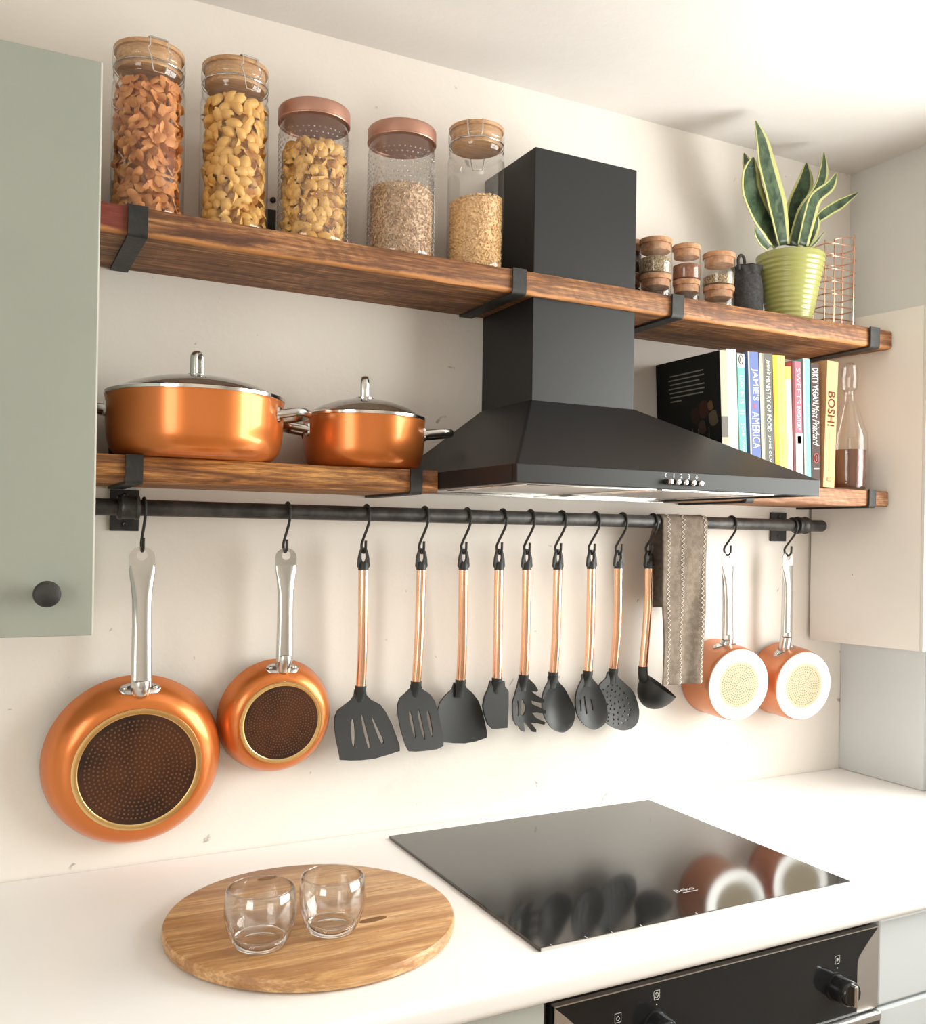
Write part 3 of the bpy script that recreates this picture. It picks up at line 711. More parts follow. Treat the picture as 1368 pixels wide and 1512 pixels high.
u2 = [c1([(622,55),(698,58),(705,85),(760,120),(795,170),(815,240),(835,350),(845,440),(838,488),(790,510),(700,522),(640,527),(590,525),(570,480),(545,380),(530,280),(528,200),(545,150),(590,110),(620,80)]),
      c1([(612,235),(630,280),(645,390),(645,440),(630,400),(608,300)]), c1([(675,225),(695,290),(712,400),(712,445),(700,420),(672,290)]), c1([(740,235),(757,270),(772,380),(768,428),(755,400),(735,290)])]
utensil('slotted_turner', 'narrower black slotted turner with copper handle between two turners', 3, [(622.7,838),(619.5,945),(615,1011)], u2, depthf=bend(.012), yb=-.060)
u3 = [c1([(945,42),(1020,45),(1035,80),(1080,120),(1115,170),(1140,240),(1160,330),(1172,400),(1170,435),(1100,465),(1020,482),(940,480),(860,470),(838,430),(826,350),(818,290),(820,230),(838,180),(880,130),(930,90)])]
utensil('solid_turner', 'black wok turner with solid blade and copper handle', 4, [(685,838),(683.5,945),(680.7,1008.7)], u3, depthf=lambda s, q: .006*max(0, 1-s*s), yb=-.050)
u4 = [c1([(1198,25),(1300,30),(1302,65),(1328,100),(1328,200),(1320,365),(1215,375),(1180,340),(1155,270),(1145,210),(1158,140),(1185,80)])]
utensil('spatula', 'small black scraper spatula with copper handle', 5, [(737.4,838),(735.7,945),(734.4,1005.8)], u4, thick=.006, yb=-.063)
u5 = [c2([(135,105),(203,107),(240,150),(257,188),(250,200),(222,200),(250,225),(290,250),(290,272),(270,278),(222,268),(225,290),(265,310),(300,330),(298,352),(245,350),(225,355),(245,385),(298,415),(290,433),(250,425),(215,425),(245,470),(245,490),(225,490),(185,430),(168,425),(175,470),(172,493),(150,485),(125,440),(115,450),(95,410),(88,340),(88,280),(105,220),(120,170)]),
      c2([(155,255),(175,280),(190,320),(180,360),(158,380),(148,340)]), c2([(126,262),(134,300),(137,365),(127,378),(117,320)])]
utensil('pasta_server', 'black toothed pasta server with copper handle', 6, [(778.3,838),(777,933),(773.7,1001)], u5, depthf=lambda s, q: -.012*max(0, s+.1)**1.3+.003*max(0, 1-s*s-q*q), cuts=2)
u6 = [smooth_loop(c2([(350,88),(412,90),(420,130),(470,180),(510,250),(535,320),(535,390),(515,450),(470,490),(430,497),(380,470),(335,400),(305,320),(302,250),(320,180),(345,130)]), 3)]
utensil('serving_spoon', 'black solid serving spoon with copper handle', 7, [(824.4,838),(822,936),(817.6,997)], u6, depthf=bowl(.016), cuts=4)
u7 = [smooth_loop(c2([(592,75),(655,78),(665,110),(715,165),(755,240),(770,320),(770,390),(745,440),(700,470),(660,475),(610,440),(565,380),(545,310),(545,230),(565,160),(590,110)]), 3),
      c2([(588,265),(596,268),(604,335),(602,350),(593,345),(584,285)]), c2([(622,242),(632,246),(649,355),(645,370),(636,365),(622,270)]), c2([(675,262),(682,270),(693,330),(690,343),(682,338),(671,280)])]
utensil('slotted_spoon', 'black slotted spoon with three slits and copper handle', 8, [(874,837),(872.3,928),(868.6,995)], u7, depthf=bowl(.013), cuts=3, yb=-.061)
holes = [(810,155),(847,160),(775,163),(740,188),(773,208),(810,192),(838,205),(870,182),(900,213),(868,228),(838,243),(805,233),(777,245),(805,270),(925,250),(893,265),(865,280),(838,292),(812,305),(783,297),(940,292),(905,308),(875,322),(835,333),(805,330),(945,335),(905,348),(860,358),(792,362),(935,373),(887,382),(828,373),(918,407),(857,403),(825,405),(785,388),(888,430),(855,435),(818,432),(780,415)]
u8 = [smooth_loop(c2([(780,58),(840,60),(850,95),(900,140),(960,200),(990,280),(1000,350),(990,420),(950,465),(890,482),(830,470),(770,430),(740,380),(720,300),(705,215),(718,150),(762,105)]), 3)]+[c2([(a+6.5*math.cos(k*PI/3), b+8*math.sin(k*PI/3)) for k in range(6)]) for a, b in holes]
utensil('skimmer', 'black round skimmer with many holes and copper handle', 9, [(914,836.5),(912.5,920),(906.3,991.7)], u8, depthf=bowl(.008), cuts=1, yb=-.047)
t, pb, dx = utensil('ladle', 'black soup ladle with copper handle beside the taupe towel', 10, [(958.6,836.5),(957,905),(950,988.4)], None, 'ladle')
ra = at(*c2([(1034,70)])[0], y=-.046); rb = at(*c2([(1258,238)])[0], y=-.072); ra.x += dx; rb.x += dx
cc = (ra+rb)/2; dv = (rb-ra); rl = dv.length/2; view = (CAM-cc).normalized()
nn = (dv.cross(view)).normalized()
if nn.z < 0: nn = -nn
nn = (nn+view*.10).normalized()
prof = [(rl*math.cos(k*PI/18)*(1 if k else 1), -rl*1.32*math.sin(k*PI/18)) for k in range(10)]
prof[-1] = (0, prof[-1][1])
inn = [(max(0, r-.003), h+.003) for r, h in prof[:-1]]+[(0, prof[-1][1]+.003)]
inn[0] = (rl-.003, 0)
hb = add('bowl', L(prof+inn[::-1], cc, 40, nn), m_sil, t, autos=60)
add('neck', T(spline([pb+Vector((0,0,.006)), pb+Vector((0,0,-.004)), pb+Vector((.001,-.001,-.016)), ra+(cc-ra)*.40-nn*.014], 5), [.0098]*6+[.0100]*4+[.0110]*3+[.0110, .0100, .009], 16), m_sil, hb, smooth=True)

# ---------------------------------------------------------------- towel over the rail
XA, XB = at(980, 765, y=RY-.017).x, at(1046, 775, y=RY-.017).x
zf = at(1010, 1010, y=RY-.018).z; zbk = at(970, 898, y=RY+.016).z
tw = thing('tea_towel', ((XA+XB)/2, RY, RZ), 'taupe linen tea towel with zigzag stitching folded over the rail', 'towel')
def towel_pt(s, w):
    """s 0..1 from the front hem over the rail to the back hem, w 0..1 across"""
    Rt = RR+.0032; La = RZ-zf; Lc = PI*Rt; Lb = RZ-zbk; d = s*(La+Lc+Lb)
    if d < La:
        z = zf+d; k = (RZ-z)/La
        sq = 1-.10*math.sin(k*PI*.55)**2
        x = XA+(XB-XA)*(.5+(w-.5)*sq)+.004*k*(1-w)*-1-.006*k*w
        y = RY-Rt-.0035*k*math.sin(w*7+1.0)-.004*k*k*math.sin(w*13+k*3)-.0025*math.sin(PI*k)*math.sin(k*9+w*9)-.002*k
    elif d < La+Lc:
        a = (d-La)/Rt; x = XA+(XB-XA)*w; y = RY-Rt*math.cos(a); z = RZ+Rt*math.sin(a)
    else:
        z = RZ-(d-La-Lc); k = (RZ-z)/Lb; q_ = min(1, k*4); x = XA+(XB-XA)*w+.004*q_; y = RY+Rt+.017*q_*q_*(3-2*q_)+.001*k*math.sin(w*8)
    return Vector((x, y, z))
bm = bmesh.new(); NS, NW = 90, 26
g = [[bm.verts.new(towel_pt(i/NS, j/NW)) for j in range(NW+1)] for i in range(NS+1)]
for i in range(NS):
    for j in range(NW): bm.faces.new([g[i][j], g[i][j+1], g[i+1][j+1], g[i+1][j]])
o = add('cloth', bm, m_towel, tw, smooth=True); md = o.modifiers.new('thick', 'SOLIDIFY'); md.thickness = .0022; md.offset = -1
sf = (RZ-zf)/((RZ-zf)+PI*(RR+.0032)+(RZ-zbk))
for wc in (.13, .45, .93):
    for side in (0, 1):
        pts = []
        for k in range(0, 84):
            s = sf*1.22*k/83; w = wc+(.034 if (k+side) % 2 else -.034)*(1 if wc < .9 else .8)
            p = towel_pt(s, w); q = towel_pt(s, min(1, w+.02))-towel_pt(s, w-.02); r = towel_pt(s+.004, w)-towel_pt(max(0, s-.004), w)
            nm = q.cross(r).normalized(); nm = nm if nm.y < 0 or nm.z > .5 else -nm
            pts.append(p+nm*.0013)
        if side == 0: add('stitching', T(pts, .00075, 4), m_thread, tw)
p0, p1 = towel_pt(.006, 0), towel_pt(.006, 1)
bm = bmesh.new()
hm = [[bm.verts.new(towel_pt(s, j/NW)+Vector((0, -.0016 if 0 < s < .028 else -.0004, 0))) for j in range(NW+1)] for s in (0., .002, .024, .028)]
for i in range(3):
    for j in range(NW): bm.faces.new([hm[i][j], hm[i][j+1], hm[i+1][j+1], hm[i+1][j]])
add('hem', bm, m_towel, tw, smooth=True)

# ---------------------------------------------------------------- copper pots on the short shelf
def casserole(label, uc, l, r, yc, v_rim, ang, turn, hl):
    c = at(uc, 640, y=yc); z0 = LZ1+.0006
    dep = (c-CAM).dot(fwd); R = (r-l)/2*dep/F
    zr = at(uc, v_rim, y=yc-R).z
    h = zr-z0
    t = thing('casserole_pot', (c.x, yc, z0), label, 'pot', 'copper casserole pots')
    prof = [(0,0),(R*.80,0),(R*.88,.004),(R*.95,.014),(R*.985,.03),(R,.05),(R*1.004,h-.004),(R*1.012,h)]
    inn = [(q-.0025 if q > .003 else 0, min(z+.003, h)) for q, z in prof][::-1]
    add('body', L(prof+inn, (c.x, yc, z0), 80), m_cpaint, t, autos=40)
    lid = add('lid', L([(R*.99,h+.001),(R*.92,h+.009),(R*.75,h+.020),(R*.5,h+.0295),(R*.25,h+.035),(0,h+.0365)], (c.x, yc, z0), 72), thin_glass('lid_glass', (.62,.60,.56), .05, 1.8), t, smooth=True)
    add('lid_rim', L([(R*1.0,h-.001),(R*1.018,h+.0005),(R*1.02,h+.005),(R*1.0,h+.0068),(R*.965,h+.0062),(R*.96,h+.004)], (c.x, yc, z0), 80, close=True), m_chrome, lid, autos=40)
    zt = z0+h+.036; a = math.radians(ang); e = Vector((math.cos(a), math.sin(a), 0)); cv = Vector((c.x, yc, zt))
    add('lid_boss', L([(.0145,-.001),(.015,.003),(.010,.005),(0,.006)], cv, 24), m_steel, lid, autos=40)
    loop = [cv+e*.0095, cv+e*.0098+Vector((0,0,.014))]+[cv+e*(.0098*math.cos(k*PI/8))+Vector((0,0,.026+.0105*math.sin(k*PI/8))) for k in range(9)]+[cv-e*.0098+Vector((0,0,.014)), cv-e*.0095]
    bm = bmesh.new(); nrm = Vector((-e.y, e.x, 0)); secs = []
    for k, q in enumerate(loop):
        tg = (loop[min(k+1, len(loop)-1)]-loop[max(k-1, 0)]).normalized(); secs.append((q, nrm*.0062, tg.cross(nrm)*.0034, .8))
    add('lid_handle', loft(bm, secs, 14), m_steel, lid, autos=60)
    for s in (-1, 1):
        zz = z0+h-.022; yv = yc-.0
        wv = R*.30; q_ = hl[0] if s < 0 else hl[1]
        def P(th_, out, dz=0): return Vector((c.x+s*(math.cos(th_)*R+out), yv+math.sin(th_)*R, zz+dz))
        outer = [Vector((c.x+s*math.sqrt(max(0,R*R-wv*wv))*.995, yv-wv, zz)), Vector((c.x+s*(R*1.04), yv-wv*1.02, zz+.002)), Vector((c.x+s*(R*1.0+q_*.62), yv-wv*.96, zz+.005)), Vector((c.x+s*(R+q_*.9), yv-wv*.62, zz+.006)), Vector((c.x+s*(R+q_), yv, zz+.006))]
        full = outer+[Vector((q.x, 2*yv-q.y, q.z)) for q in outer[-2::-1]]
        path = spline(full, 6); bm = bmesh.new(); secs = []
        for k, q in enumerate(path):
            tg = (path[min(k+1, len(path)-1)]-path[max(k-1, 0)]).normalized(); up = Vector((0,0,1)); sd = tg.cross(up).normalized()
            secs.append((q, sd*.0080, up*.0066, .8))
        tr = Matrix.Translation((c.x, yv, 0)) @ Matrix.Rotation(math.radians(turn), 4, 'Z') @ Matrix.Translation((-c.x, -yv, 0))
        loft(bm, secs, 14); bmesh.ops.transform(bm, matrix=tr, verts=bm.verts); hd2 = add('side_handle', bm, m_steel, t, autos=60)
        for q in (full[0], full[-1]):
            q = tr @ q; d = Vector((q.x-c.x, q.y-yv, 0)).normalized()
            add('mount', loft(bmesh.new(), [(Vector((c.x, yv, zz))+d*(R*1.003), Vector((0,0,.012)), d.cross(Vector((0,0,1)))*.0075, .6), (Vector((c.x, yv, zz))+d*(R*1.003+.003), Vector((0,0,.0105)), d.cross(Vector((0,0,1)))*.0065, .6)], 16), m_chrome, hd2, autos=40)
    return t
casserole('large copper casserole pot with steel lid rim on the shelf', 289.5, 163, 416, -.137, 572, 50, -18, (.025, .036))
casserole('smaller copper casserole pot with upright lid loop near the hood', 538, 449, 627, -.112, 609, 62, -12, (.036, .045))

# ---------------------------------------------------------------- storage jars on the long shelf
def jar_geo(u, l, r, vtop, yc, vmid=200):
    c = at(u, vmid, y=yc); dep = (c-CAM).dot(fwd); R = (r-l)/2*dep/F
    zt = at(u, vtop, y=yc-R*.9).z
    return c.x, yc, R, UZ1+.0005, zt
def wire_clip(t, x, y, z, R, az, loose=False):
    """bail wire with an over-centre lever; az: heading of the clasp"""
    d = Vector((math.cos(az), math.sin(az), 0)); s = Vector((-d.y, d.x, 0)); w = .013
    b = lambda o, u_, v_: Vector((x, y, z))+d*(R+o)+s*u_+Vector((0,0,v_))
    ring = [Vector((x+(R-.0015)*math.cos(k*PI/18), y+(R-.0015)*math.sin(k*PI/18), z-.030)) for k in range(36)]
    wr = add('neck_wire', T(ring, .0009, 6, True), m_chrome, t)
    bm = bmesh.new()
    for q in (-1, 1):
        tube(bm, spline([b(-.0035, q*w, .0022), b(.0005, q*w, -.001), b(.001, q*w, -.012), b(.002, q*w*1.25, -.017), b(.0045, q*w*1.25, -.022), b(.004, q*w*.95, -.030), b(.002, q*w*.9, -.031)], 5), .0010, 6)
        tube(bm, spline([b(.003, q*w*1.05, -.024), b(.0045, q*w*.9, -.034), b(.004, q*w*.75, -.045), b(.003, q*w*.6, -.050)], 4), .0010, 6)
    tube(bm, [b(.003, -w*.6, -.050), b(.003, w*.6, -.050)], .0010, 6)
    tube(bm, spline([b(-.0035, -w, .0022), b(-.010, -w*.9, .0035), b(-.010, w*.9, .0035), b(-.0035, w, .0022)], 5), .0010, 6)
    add('clip', bm, m_chrome, wr)
    hg = bmesh.new(); bk = lambda o_, u_, v_: Vector((x, y, z))-d*(R+o_)+s*u_+Vector((0,0,v_))
    for q in (-1, 1): tube(hg, spline([bk(-.010, q*w, .001), bk(-.002, q*w, .0005), bk(.0008, q*w, -.004), bk(.0008, q*w*.95, -.022), bk(.0006, q*w*.8, -.030)], 4), .0010, 6)
    add('hinge', hg, m_chrome, wr)
    add('clasp', loft(bmesh.new(), [(b(-.009, -w*.95, .0030), d*.0045, Vector((0,0,.0022)), .6), (b(-.009, w*.95, .0030), d*.0045, Vector((0,0,.0022)), .6)], 12), m_steel, wr)
def clip_jar(label, u, l, r, vtop, az, group, yc=-.125):
    x, y, R, z0, zt = jar_geo(u, l, r, vtop, yc)
    t = thing('clip_jar', (x, y, z0), label, 'jar', group); H = zt-z0
    add('glass_body', L([(0,.004),(R*.80,.004),(R*.9,.0005),(R*.97,.003),(R,.010),(R,H-.062),(R*.985,H-.056),(R*.93,H-.050),(R*.925,H-.045),(R*.965,H-.0435),(R*.965,H-.029),(R*.955,H-.0275),(R*.90,H-.0275)], (x, y, z0), 64), m_jar, t, smooth=True)
    ld = add('lid', L([(0,H-.006),(R*.955,H-.006),(R*.975,H-.004),(R*.975,H-.001),(R*.96,H),(0,H)], (x, y, z0), 56), m_bamboo, t, autos=40)
    add('lid_plug', L([(0,H-.034),(R*.86,H-.034),(R*.88,H-.032),(R*.88,H-.006)], (x, y, z0), 48), m_bamboo, ld, autos=40)
    add('lid_glass_ring', L([(R*.985,H-.006),(R*.99,H-.008),(R*.99,H-.022),(R*.97,H-.0255),(R*.90,H-.0262)], (x, y, z0), 56), m_jar, ld, smooth=True)
    add('gasket', L([(R*.90,H-.0275),(R*.955,H-.027),(R*.90,H-.0262)], (x, y, z0), 48), mat('gasket', (.70,.66,.60), .5), ld)
    wire_clip(t, x, y, zt, R, az)
    return x, y, R, z0, zt
def bump_jar(label, u, l, r, vtop, group, yc=-.125, seed=0):
    x, y, R, z0, zt = jar_geo(u, l, r, vtop, yc)
    t = thing('textured_jar', (x, y, z0), label, 'jar', group); H = zt-z0; lh = .0225; Rg = R*.985
    NA, per = 288, 8                       # 36 raised dots around
    prof = [(0,.004),(Rg*.82,.004),(Rg*.92,.0008),(Rg*.985,.005)]
    base = len(prof); rows = int((H-lh-.032)/.0019)
    for k in range(rows): prof.append((Rg, .012+k*.0019))
    prof += [(Rg*.99,H-lh-.012),(Rg*.965,H-lh-.006),(Rg*.955,H-lh+.004)]
    def rf(a, i):
        k = i-base
        if k < 4 or k >= rows-6: return 1
        row = k//6; ph = (row % 2)*.5
        da = ((a/(2*PI)*36+ph) % 1)-.5; dk = (k % 6)-2.5
        q = (da/.30)**2+(dk/1.9)**2
        return 1+.034*max(0, 1-q)
    gb = add('glass_body', L(prof, (x, y, z0), NA//4), m_jar2, t, smooth=True)
    db = bmesh.new(); z = .016; row = 0
    while z < H-lh-.022:
        for k in range(40):
            a = 2*PI*(k+.5*(row % 2))/40; d = Vector((math.cos(a), math.sin(a), 0))
            lathe(db, [(.0019,-.0002),(.0015,.0008),(0,.0014)], Vector((x, y, z0+z))+d*Rg, 7, d)
        z += .0082; row += 1
    tag(add('raised_dots', db, m_jdot, gb, smooth=True), kind='stuff')
    ld = add('lid', L([(0,H),(R*.985,H),(R*1.01,H-.002),(R*1.015,H-.005),(R*1.015,H-lh+.002),(R*1.005,H-lh),(R*.97,H-lh),(R*.95,H-lh+.002),(0,H-lh+.002)], (x, y, z0), 64), m_lidc, t, autos=40)
    add('lid_lip', L([(R*1.012,H-lh-.0015),(R*1.022,H-lh),(R*1.012,H-lh+.0015)], (x, y, z0), 56, close=True), m_lidc, ld)
    return x, y, R, z0, zt
GJ = 'storage jars on the long shelf'
J1 = clip_jar('tall clip-lid glass jar full of cornflakes', 219, 167, 271, 56, math.radians(-84), GJ)
J2 = clip_jar('tall clip-lid glass jar full of pasta shells', 346.5, 297, 396, 81, math.radians(-78), GJ)
J3 = bump_jar('dotted glass jar of pasta shells with copper lid', 464, 412, 516, 143, GJ)
J4 = bump_jar('dotted glass jar of oats with copper lid', 594, 544, 644, 173, GJ)
J5 = clip_jar('clip-lid glass jar half full of puffed grain beside the chimney', 704, 662, 746, 174, math.radians(60), GJ)
view_az = lambda x, y: math.atan2(CAM.y-y, CAM.x-x)
def core(name, J, r, h, mt, label, cat, dome=.0, lump=.0015, seed=1):
    x, y, R, z0, zt = J; bm = bmesh.new(); rr = random.Random(seed)
    prof = [(0,.006),(r*.97,.006)]+[(r, .008+(h-.010)*k/14) for k in range(15)]+[(r*.7,h+dome*.6),(r*.35,h+dome),(0,h+dome)]
    lathe(bm, prof, (x, y, z0), 40)
    for v in bm.verts: v.co += Vector((rr.uniform(-1,1), rr.uniform(-1,1), rr.uniform(-1,1)))*lump
    o = add(name, bm, mt, org=(x, y, z0), smooth=True); tag(o, label, cat, kind='stuff'); return o
def shell_mesh():
    bm = bmesh.new(); NU, NV = 9, 9; g = []
    for i in range(NU):
        u = i/(NU-1); s = math.sin(PI*(.06+.88*u))**.75; row = []
        for j in range(NV):
            a = math.radians(-128+256*j/(NV-1)); rg = 1+.045*math.cos(j*PI)
            rr = .0072*s*rg
            row.append(bm.verts.new((math.sin(a)*rr*1.05, (u-.5)*.0205+.002*math.cos(a), math.cos(a)*rr)))
        g.append(row)
    for i in range(NU-1):
        for j in range(NV-1): bm.faces.new([g[i][j], g[i][j+1], g[i+1][j+1], g[i+1][j]])
    me = bpy.data.meshes.new('shell'); bm.to_mesh(me); bm.free()
    for p in me.polygons: p.use_smooth = True
    me.materials.append(m_shell); return me
def flake_mesh(seed):
    r = random.Random(seed); bm = bmesh.new(); N = 11; c = bm.verts.new((0,0,.0018)); rings = []
    for q in (.5, 1):
        rings.append([bm.verts.new((q*.0085*(1+r.uniform(-.22,.22))*math.cos(2*PI*k/N), q*.0066*(1+r.uniform(-.22,.22))*math.sin(2*PI*k/N), (1-q*q)*.0022+q*r.uniform(-.0016,.0016))) for k in range(N)])
    for k in range(N):
        j = (k+1) % N; bm.faces.new([c, rings[0][k], rings[0][j]]); bm.faces.new([rings[0][k], rings[1][k], rings[1][j], rings[0][j]])
    me = bpy.data.meshes.new('flake'); bm.to_mesh(me); bm.free()
    for p in me.polygons: p.use_smooth = True
    me.materials.append(m_flake); return me
def fill(name, J, h, step, meshes, inset, label, cat, group, sc=(1, 1), seed=2, top=True, arc=2.05):
    """loose pieces against the glass on the side one sees, and over the top"""
    x, y, R, z0, zt = J; rr = random.Random(seed); az = view_az(x, y); rad = R-inset
    spots = []; z = .011; k = 0
    while z < h:
        n = max(1, int(2*arc*rad/step))
        for i in range(n):
            spots.append((rad+rr.uniform(-.0022, .0008), az-arc+2*arc*(i+.5*(k % 2)+rr.uniform(-.22, .22))/n, z+rr.uniform(-.15, .15)*step))
        z += step*.82; k += 1
    if top:
        for q in range(2):
            n = max(3, int(2*PI*rad*(.66-.4*q)/(step*1.1)))
            for i in range(n): spots.append((rad*(.66-.4*q), 2*PI*i/n, h+rr.uniform(-.003, .004)))
    for rd, a, z in spots:
        o = link(name, rr.choice(meshes), None); out = Vector((math.cos(a), math.sin(a), 0))
        sc_ = rr.uniform(*sc); zv = (out*rr.uniform(.55, 1)+Vector((rr.uniform(-.6,.6), rr.uniform(-.6,.6), rr.uniform(-.6,.6)))).normalized()
        if rr.random() < .38: zv = -zv if rr.random() < .65 else zv.orthogonal()
        o.rotation_mode = 'QUATERNION'; o.rotation_quaternion = zv.to_track_quat('Z', 'Y') @ Matrix.Rotation(rr.uniform(0, 2*PI), 3, 'Z').to_quaternion()
        o.location = (x+rd*math.cos(a), y+rd*math.sin(a), z0+z); o.scale = (sc_, sc_, sc_)
        tag(o, label, cat, group)
H1_ = J1[4]-J1[3]; H2_ = J2[4]-J2[3]
flk = [flake_mesh(s) for s in range(5)]; shl = [shell_mesh()]
core('cornflake_fill', J1, J1[2]-.021, H1_-.064, m_flake, 'cornflakes in the middle of the tall jar', 'cereal', .004, .002, 3)
fill('cornflake', J1, H1_-.052, .0128, flk, .0085, 'single orange cornflake against the glass of the cereal jar', 'cornflake', 'cornflakes in the tall jar', (.85, 1.25), 4, arc=1.9)
core('pasta_fill', J2, J2[2]-.0195, H2_-.070, m_shell, 'pasta shells in the middle of the tall clip-lid jar', 'pasta', .004, .002, 5)
fill('pasta_shell', J2, H2_-.058, .0165, shl, .0125, 'single yellow pasta shell in the tall clip-lid jar', 'pasta shell', 'pasta shells in the clip-lid jar', (1.05, 1.3), 6, arc=1.9)
h3 = at(464, 218, y=-.125).z-J3[3]
core('pasta_fill', J3, J3[2]-.0205, h3-.016, m_shell, 'pasta shells in the middle of the copper-lid jar', 'pasta', .006, .002, 7)
fill('pasta_shell', J3, h3-.006, .0162, shl, .0140, 'single yellow pasta shell in the dotted copper-lid jar', 'pasta shell', 'pasta shells in the copper-lid jar', (1.05, 1.3), 8, arc=1.9)
def granules(name, J, h, r, mt, label, cat, size, count, flake, seed, slope=0):
    x, y, R, z0, zt = J; rr = random.Random(seed); bm = bmesh.new()
    hh = lambda a: h+slope*math.cos(a)
    prof = [(0,.005),(r*.99,.005)]+[(r, .006+(h-.006)*k/10) for k in range(11)]+[(r*.6,h+.003),(0,h+.004)]
    lathe(bm, prof, (x, y, z0), 40)
    for v in bm.verts:
        a = math.atan2(v.co.y-y, v.co.x-x); k = (v.co.z-z0)/h; v.co.z += slope*math.cos(a)*k*math.hypot(v.co.x-x, v.co.y-y)/r
    verts = []; faces = []
    for i in range(count):
        a = rr.uniform(0, 2*PI); tp = rr.random() < .16
        if tp: rd = r*math.sqrt(rr.random()); z = h+.003+slope*math.cos(a)*rd/r
        else: rd = r+rr.uniform(-.0004, .0008); z = .006+rr.random()*(hh(a)-.006)
        c = Vector((x+rd*math.cos(a), y+rd*math.sin(a), z0+z))
        d1 = Vector((rr.gauss(0,1), rr.gauss(0,1), rr.gauss(0,1))).normalized(); d2 = d1.orthogonal().normalized(); d3 = d1.cross(d2); s = size*rr.uniform(.7, 1.25)
        if flake: vs = [c+(d1*math.cos(k*PI/2.5)*1.25+d2*math.sin(k*PI/2.5)*.8)*s for k in range(5)]; q = [bm.verts.new(v) for v in vs]; bm.faces.new(q)
        else:
            q = [bm.verts.new(c+v) for v in (d1*s*1.3, d2*s*.85, -d1*s*1.3, -d2*s*.85, d3*s*.8, -d3*s*.8)]
            for f in ((0,1,4),(1,2,4),(2,3,4),(3,0,4),(1,0,5),(2,1,5),(3,2,5),(0,3,5)): bm.faces.new([q[k] for k in f])
    o = add(name, bm, mt, org=(x, y, z0), smooth=not flake); tag(o, label, cat, kind='stuff')
h4 = at(594, 284, y=-.13).z-J4[3]; h5 = at(704, 294, y=-.13).z-J5[3]
granules('rolled_oats', J4, h4, J4[2]-.0068, m_oat, 'rolled oats filling the lower half of a dotted jar', 'oats', .0026, 5200, True, 11)
granules('puffed_grain', J5, h5-.006, J5[2]-.0062, m_grain, 'puffed grain heaped in the clip-lid jar', 'grain', .0030, 2600, False, 12, .006)

# ---------------------------------------------------------------- spice jars
def spice_jar(label, u, l, r, vt, vb, yc, z0, filling, fh, lidh=.010, flare=1.03):
    c = at(u, (vt+vb)/2, y=yc); dep = (c-CAM).dot(fwd); R = (r-l)/2*dep/F*.97
    zt = at(u, vt, y=yc-R*.9).z if vt else z0+vb
    H = zt-z0; x = c.x
    t = thing('spice_jar', (x, yc, z0), label, 'spice jar', 'small cork-lidded spice jars')
    add('glass_body', L([(0,.002),(R*.85,.002),(R*.95,.0004),(R,.003),(R,H-lidh-.004),(R*.97,H-lidh),(R*.965,H-lidh+.002)], (x, yc, z0), 40), m_jar, t, smooth=True)
    add('cork_lid', L([(0,H),(R*.98,H),(R*flare,H-.0015),(R*1.01,H-lidh),(R*.9,H-lidh-.0005),(R*.9,H-lidh-.014),(0,H-lidh-.014)], (x, yc, z0), 36), m_cork, t, autos=40)
    fz = (H-lidh)*fh
    add('contents', L([(0,.003),(R*.93,.003),(R*.945,.005),(R*.945,fz-.001),(R*.7,fz+.002),(0,fz+.001)], (x, yc, z0), 32), filling, t, smooth=True)
    return zt
zs = UZ1+.0005
def stack(u, l, r, vtop, vmid, yc, fA, fB, la, lb, fhA, fhB):
    c = at(u, vmid, y=yc); dep = (c-CAM).dot(fwd); R = (r-l)/2*dep/F
    zm = at(u, vmid, y=yc-R*.9).z
    spice_jar(lb, u, l+1, r-1, vmid, 0, yc, zs, fB, fhB)
    spice_jar(la, u, l, r, vtop, 0, yc, zm+.0006, fA, fhA)
stack(971.5, 947, 996, 347, 401, -.105, m_spice, m_spice2, 'upper spice jar of speckled seeds stacked next to the chimney', 'lower spice jar in the stack next to the chimney', .55, .5)
stack(1017, 996, 1038, 357, 410, -.105, m_spice3, m_spice2, 'upper spice jar with reddish spice in the middle stack', 'lower spice jar in the middle stack', .5, .6)
stack(1065, 1041, 1089, 368, 418, -.105, m_spice, m_spice, 'upper spice jar in the stack beside the dark pouch', 'lower spice jar of seeds in the stack beside the dark pouch', .35, .45)
stack(931, 910, 952, 351, 401, -.046, m_spice2, m_spice2, 'upper dark spice jar half hidden by the hood chimney', 'lower dark spice jar half hidden by the hood chimney', .7, .7)

# ---------------------------------------------------------------- dark pouch
c = at(1104, 420, y=-.085); px, py, pz = c.x-.002, -.085, UZ1+.0005
t = thing('drawstring_pouch', (px, py, pz), 'charcoal drawstring pouch standing between spice jars and plant pot', 'pouch')
zt = at(1104, 394, y=-.1).z-pz
def prf(a, i): return 1+(.10*math.sin(a*7+i) if i >= 6 else .03*math.sin(a*3+i))
bag = add('bag', L([(0,0),(.030,.001),(.034,.008),(.034,.03),(.033,zt*.6),(.031,zt*.80),(.027,zt*.88),(.026,zt*.93),(.030,zt),(.031,zt+.004),(.024,zt+.002),(.012,zt-.004),(0,zt-.006)], (px, py, pz), 56, rf=prf), m_pouch, t, smooth=True)
q = at(1096, 388, y=-.1)
add('cord_loop', T(spline([(q.x-.008, -.1, pz+zt*.93), (q.x-.010, -.1, pz+zt+.012), (q.x-.003, -.1, pz+zt+.022), (q.x+.006, -.1, pz+zt+.016), (q.x+.009, -.1, pz+zt-.004)], 6), .0032, 8), m_pouch, bag, smooth=True)

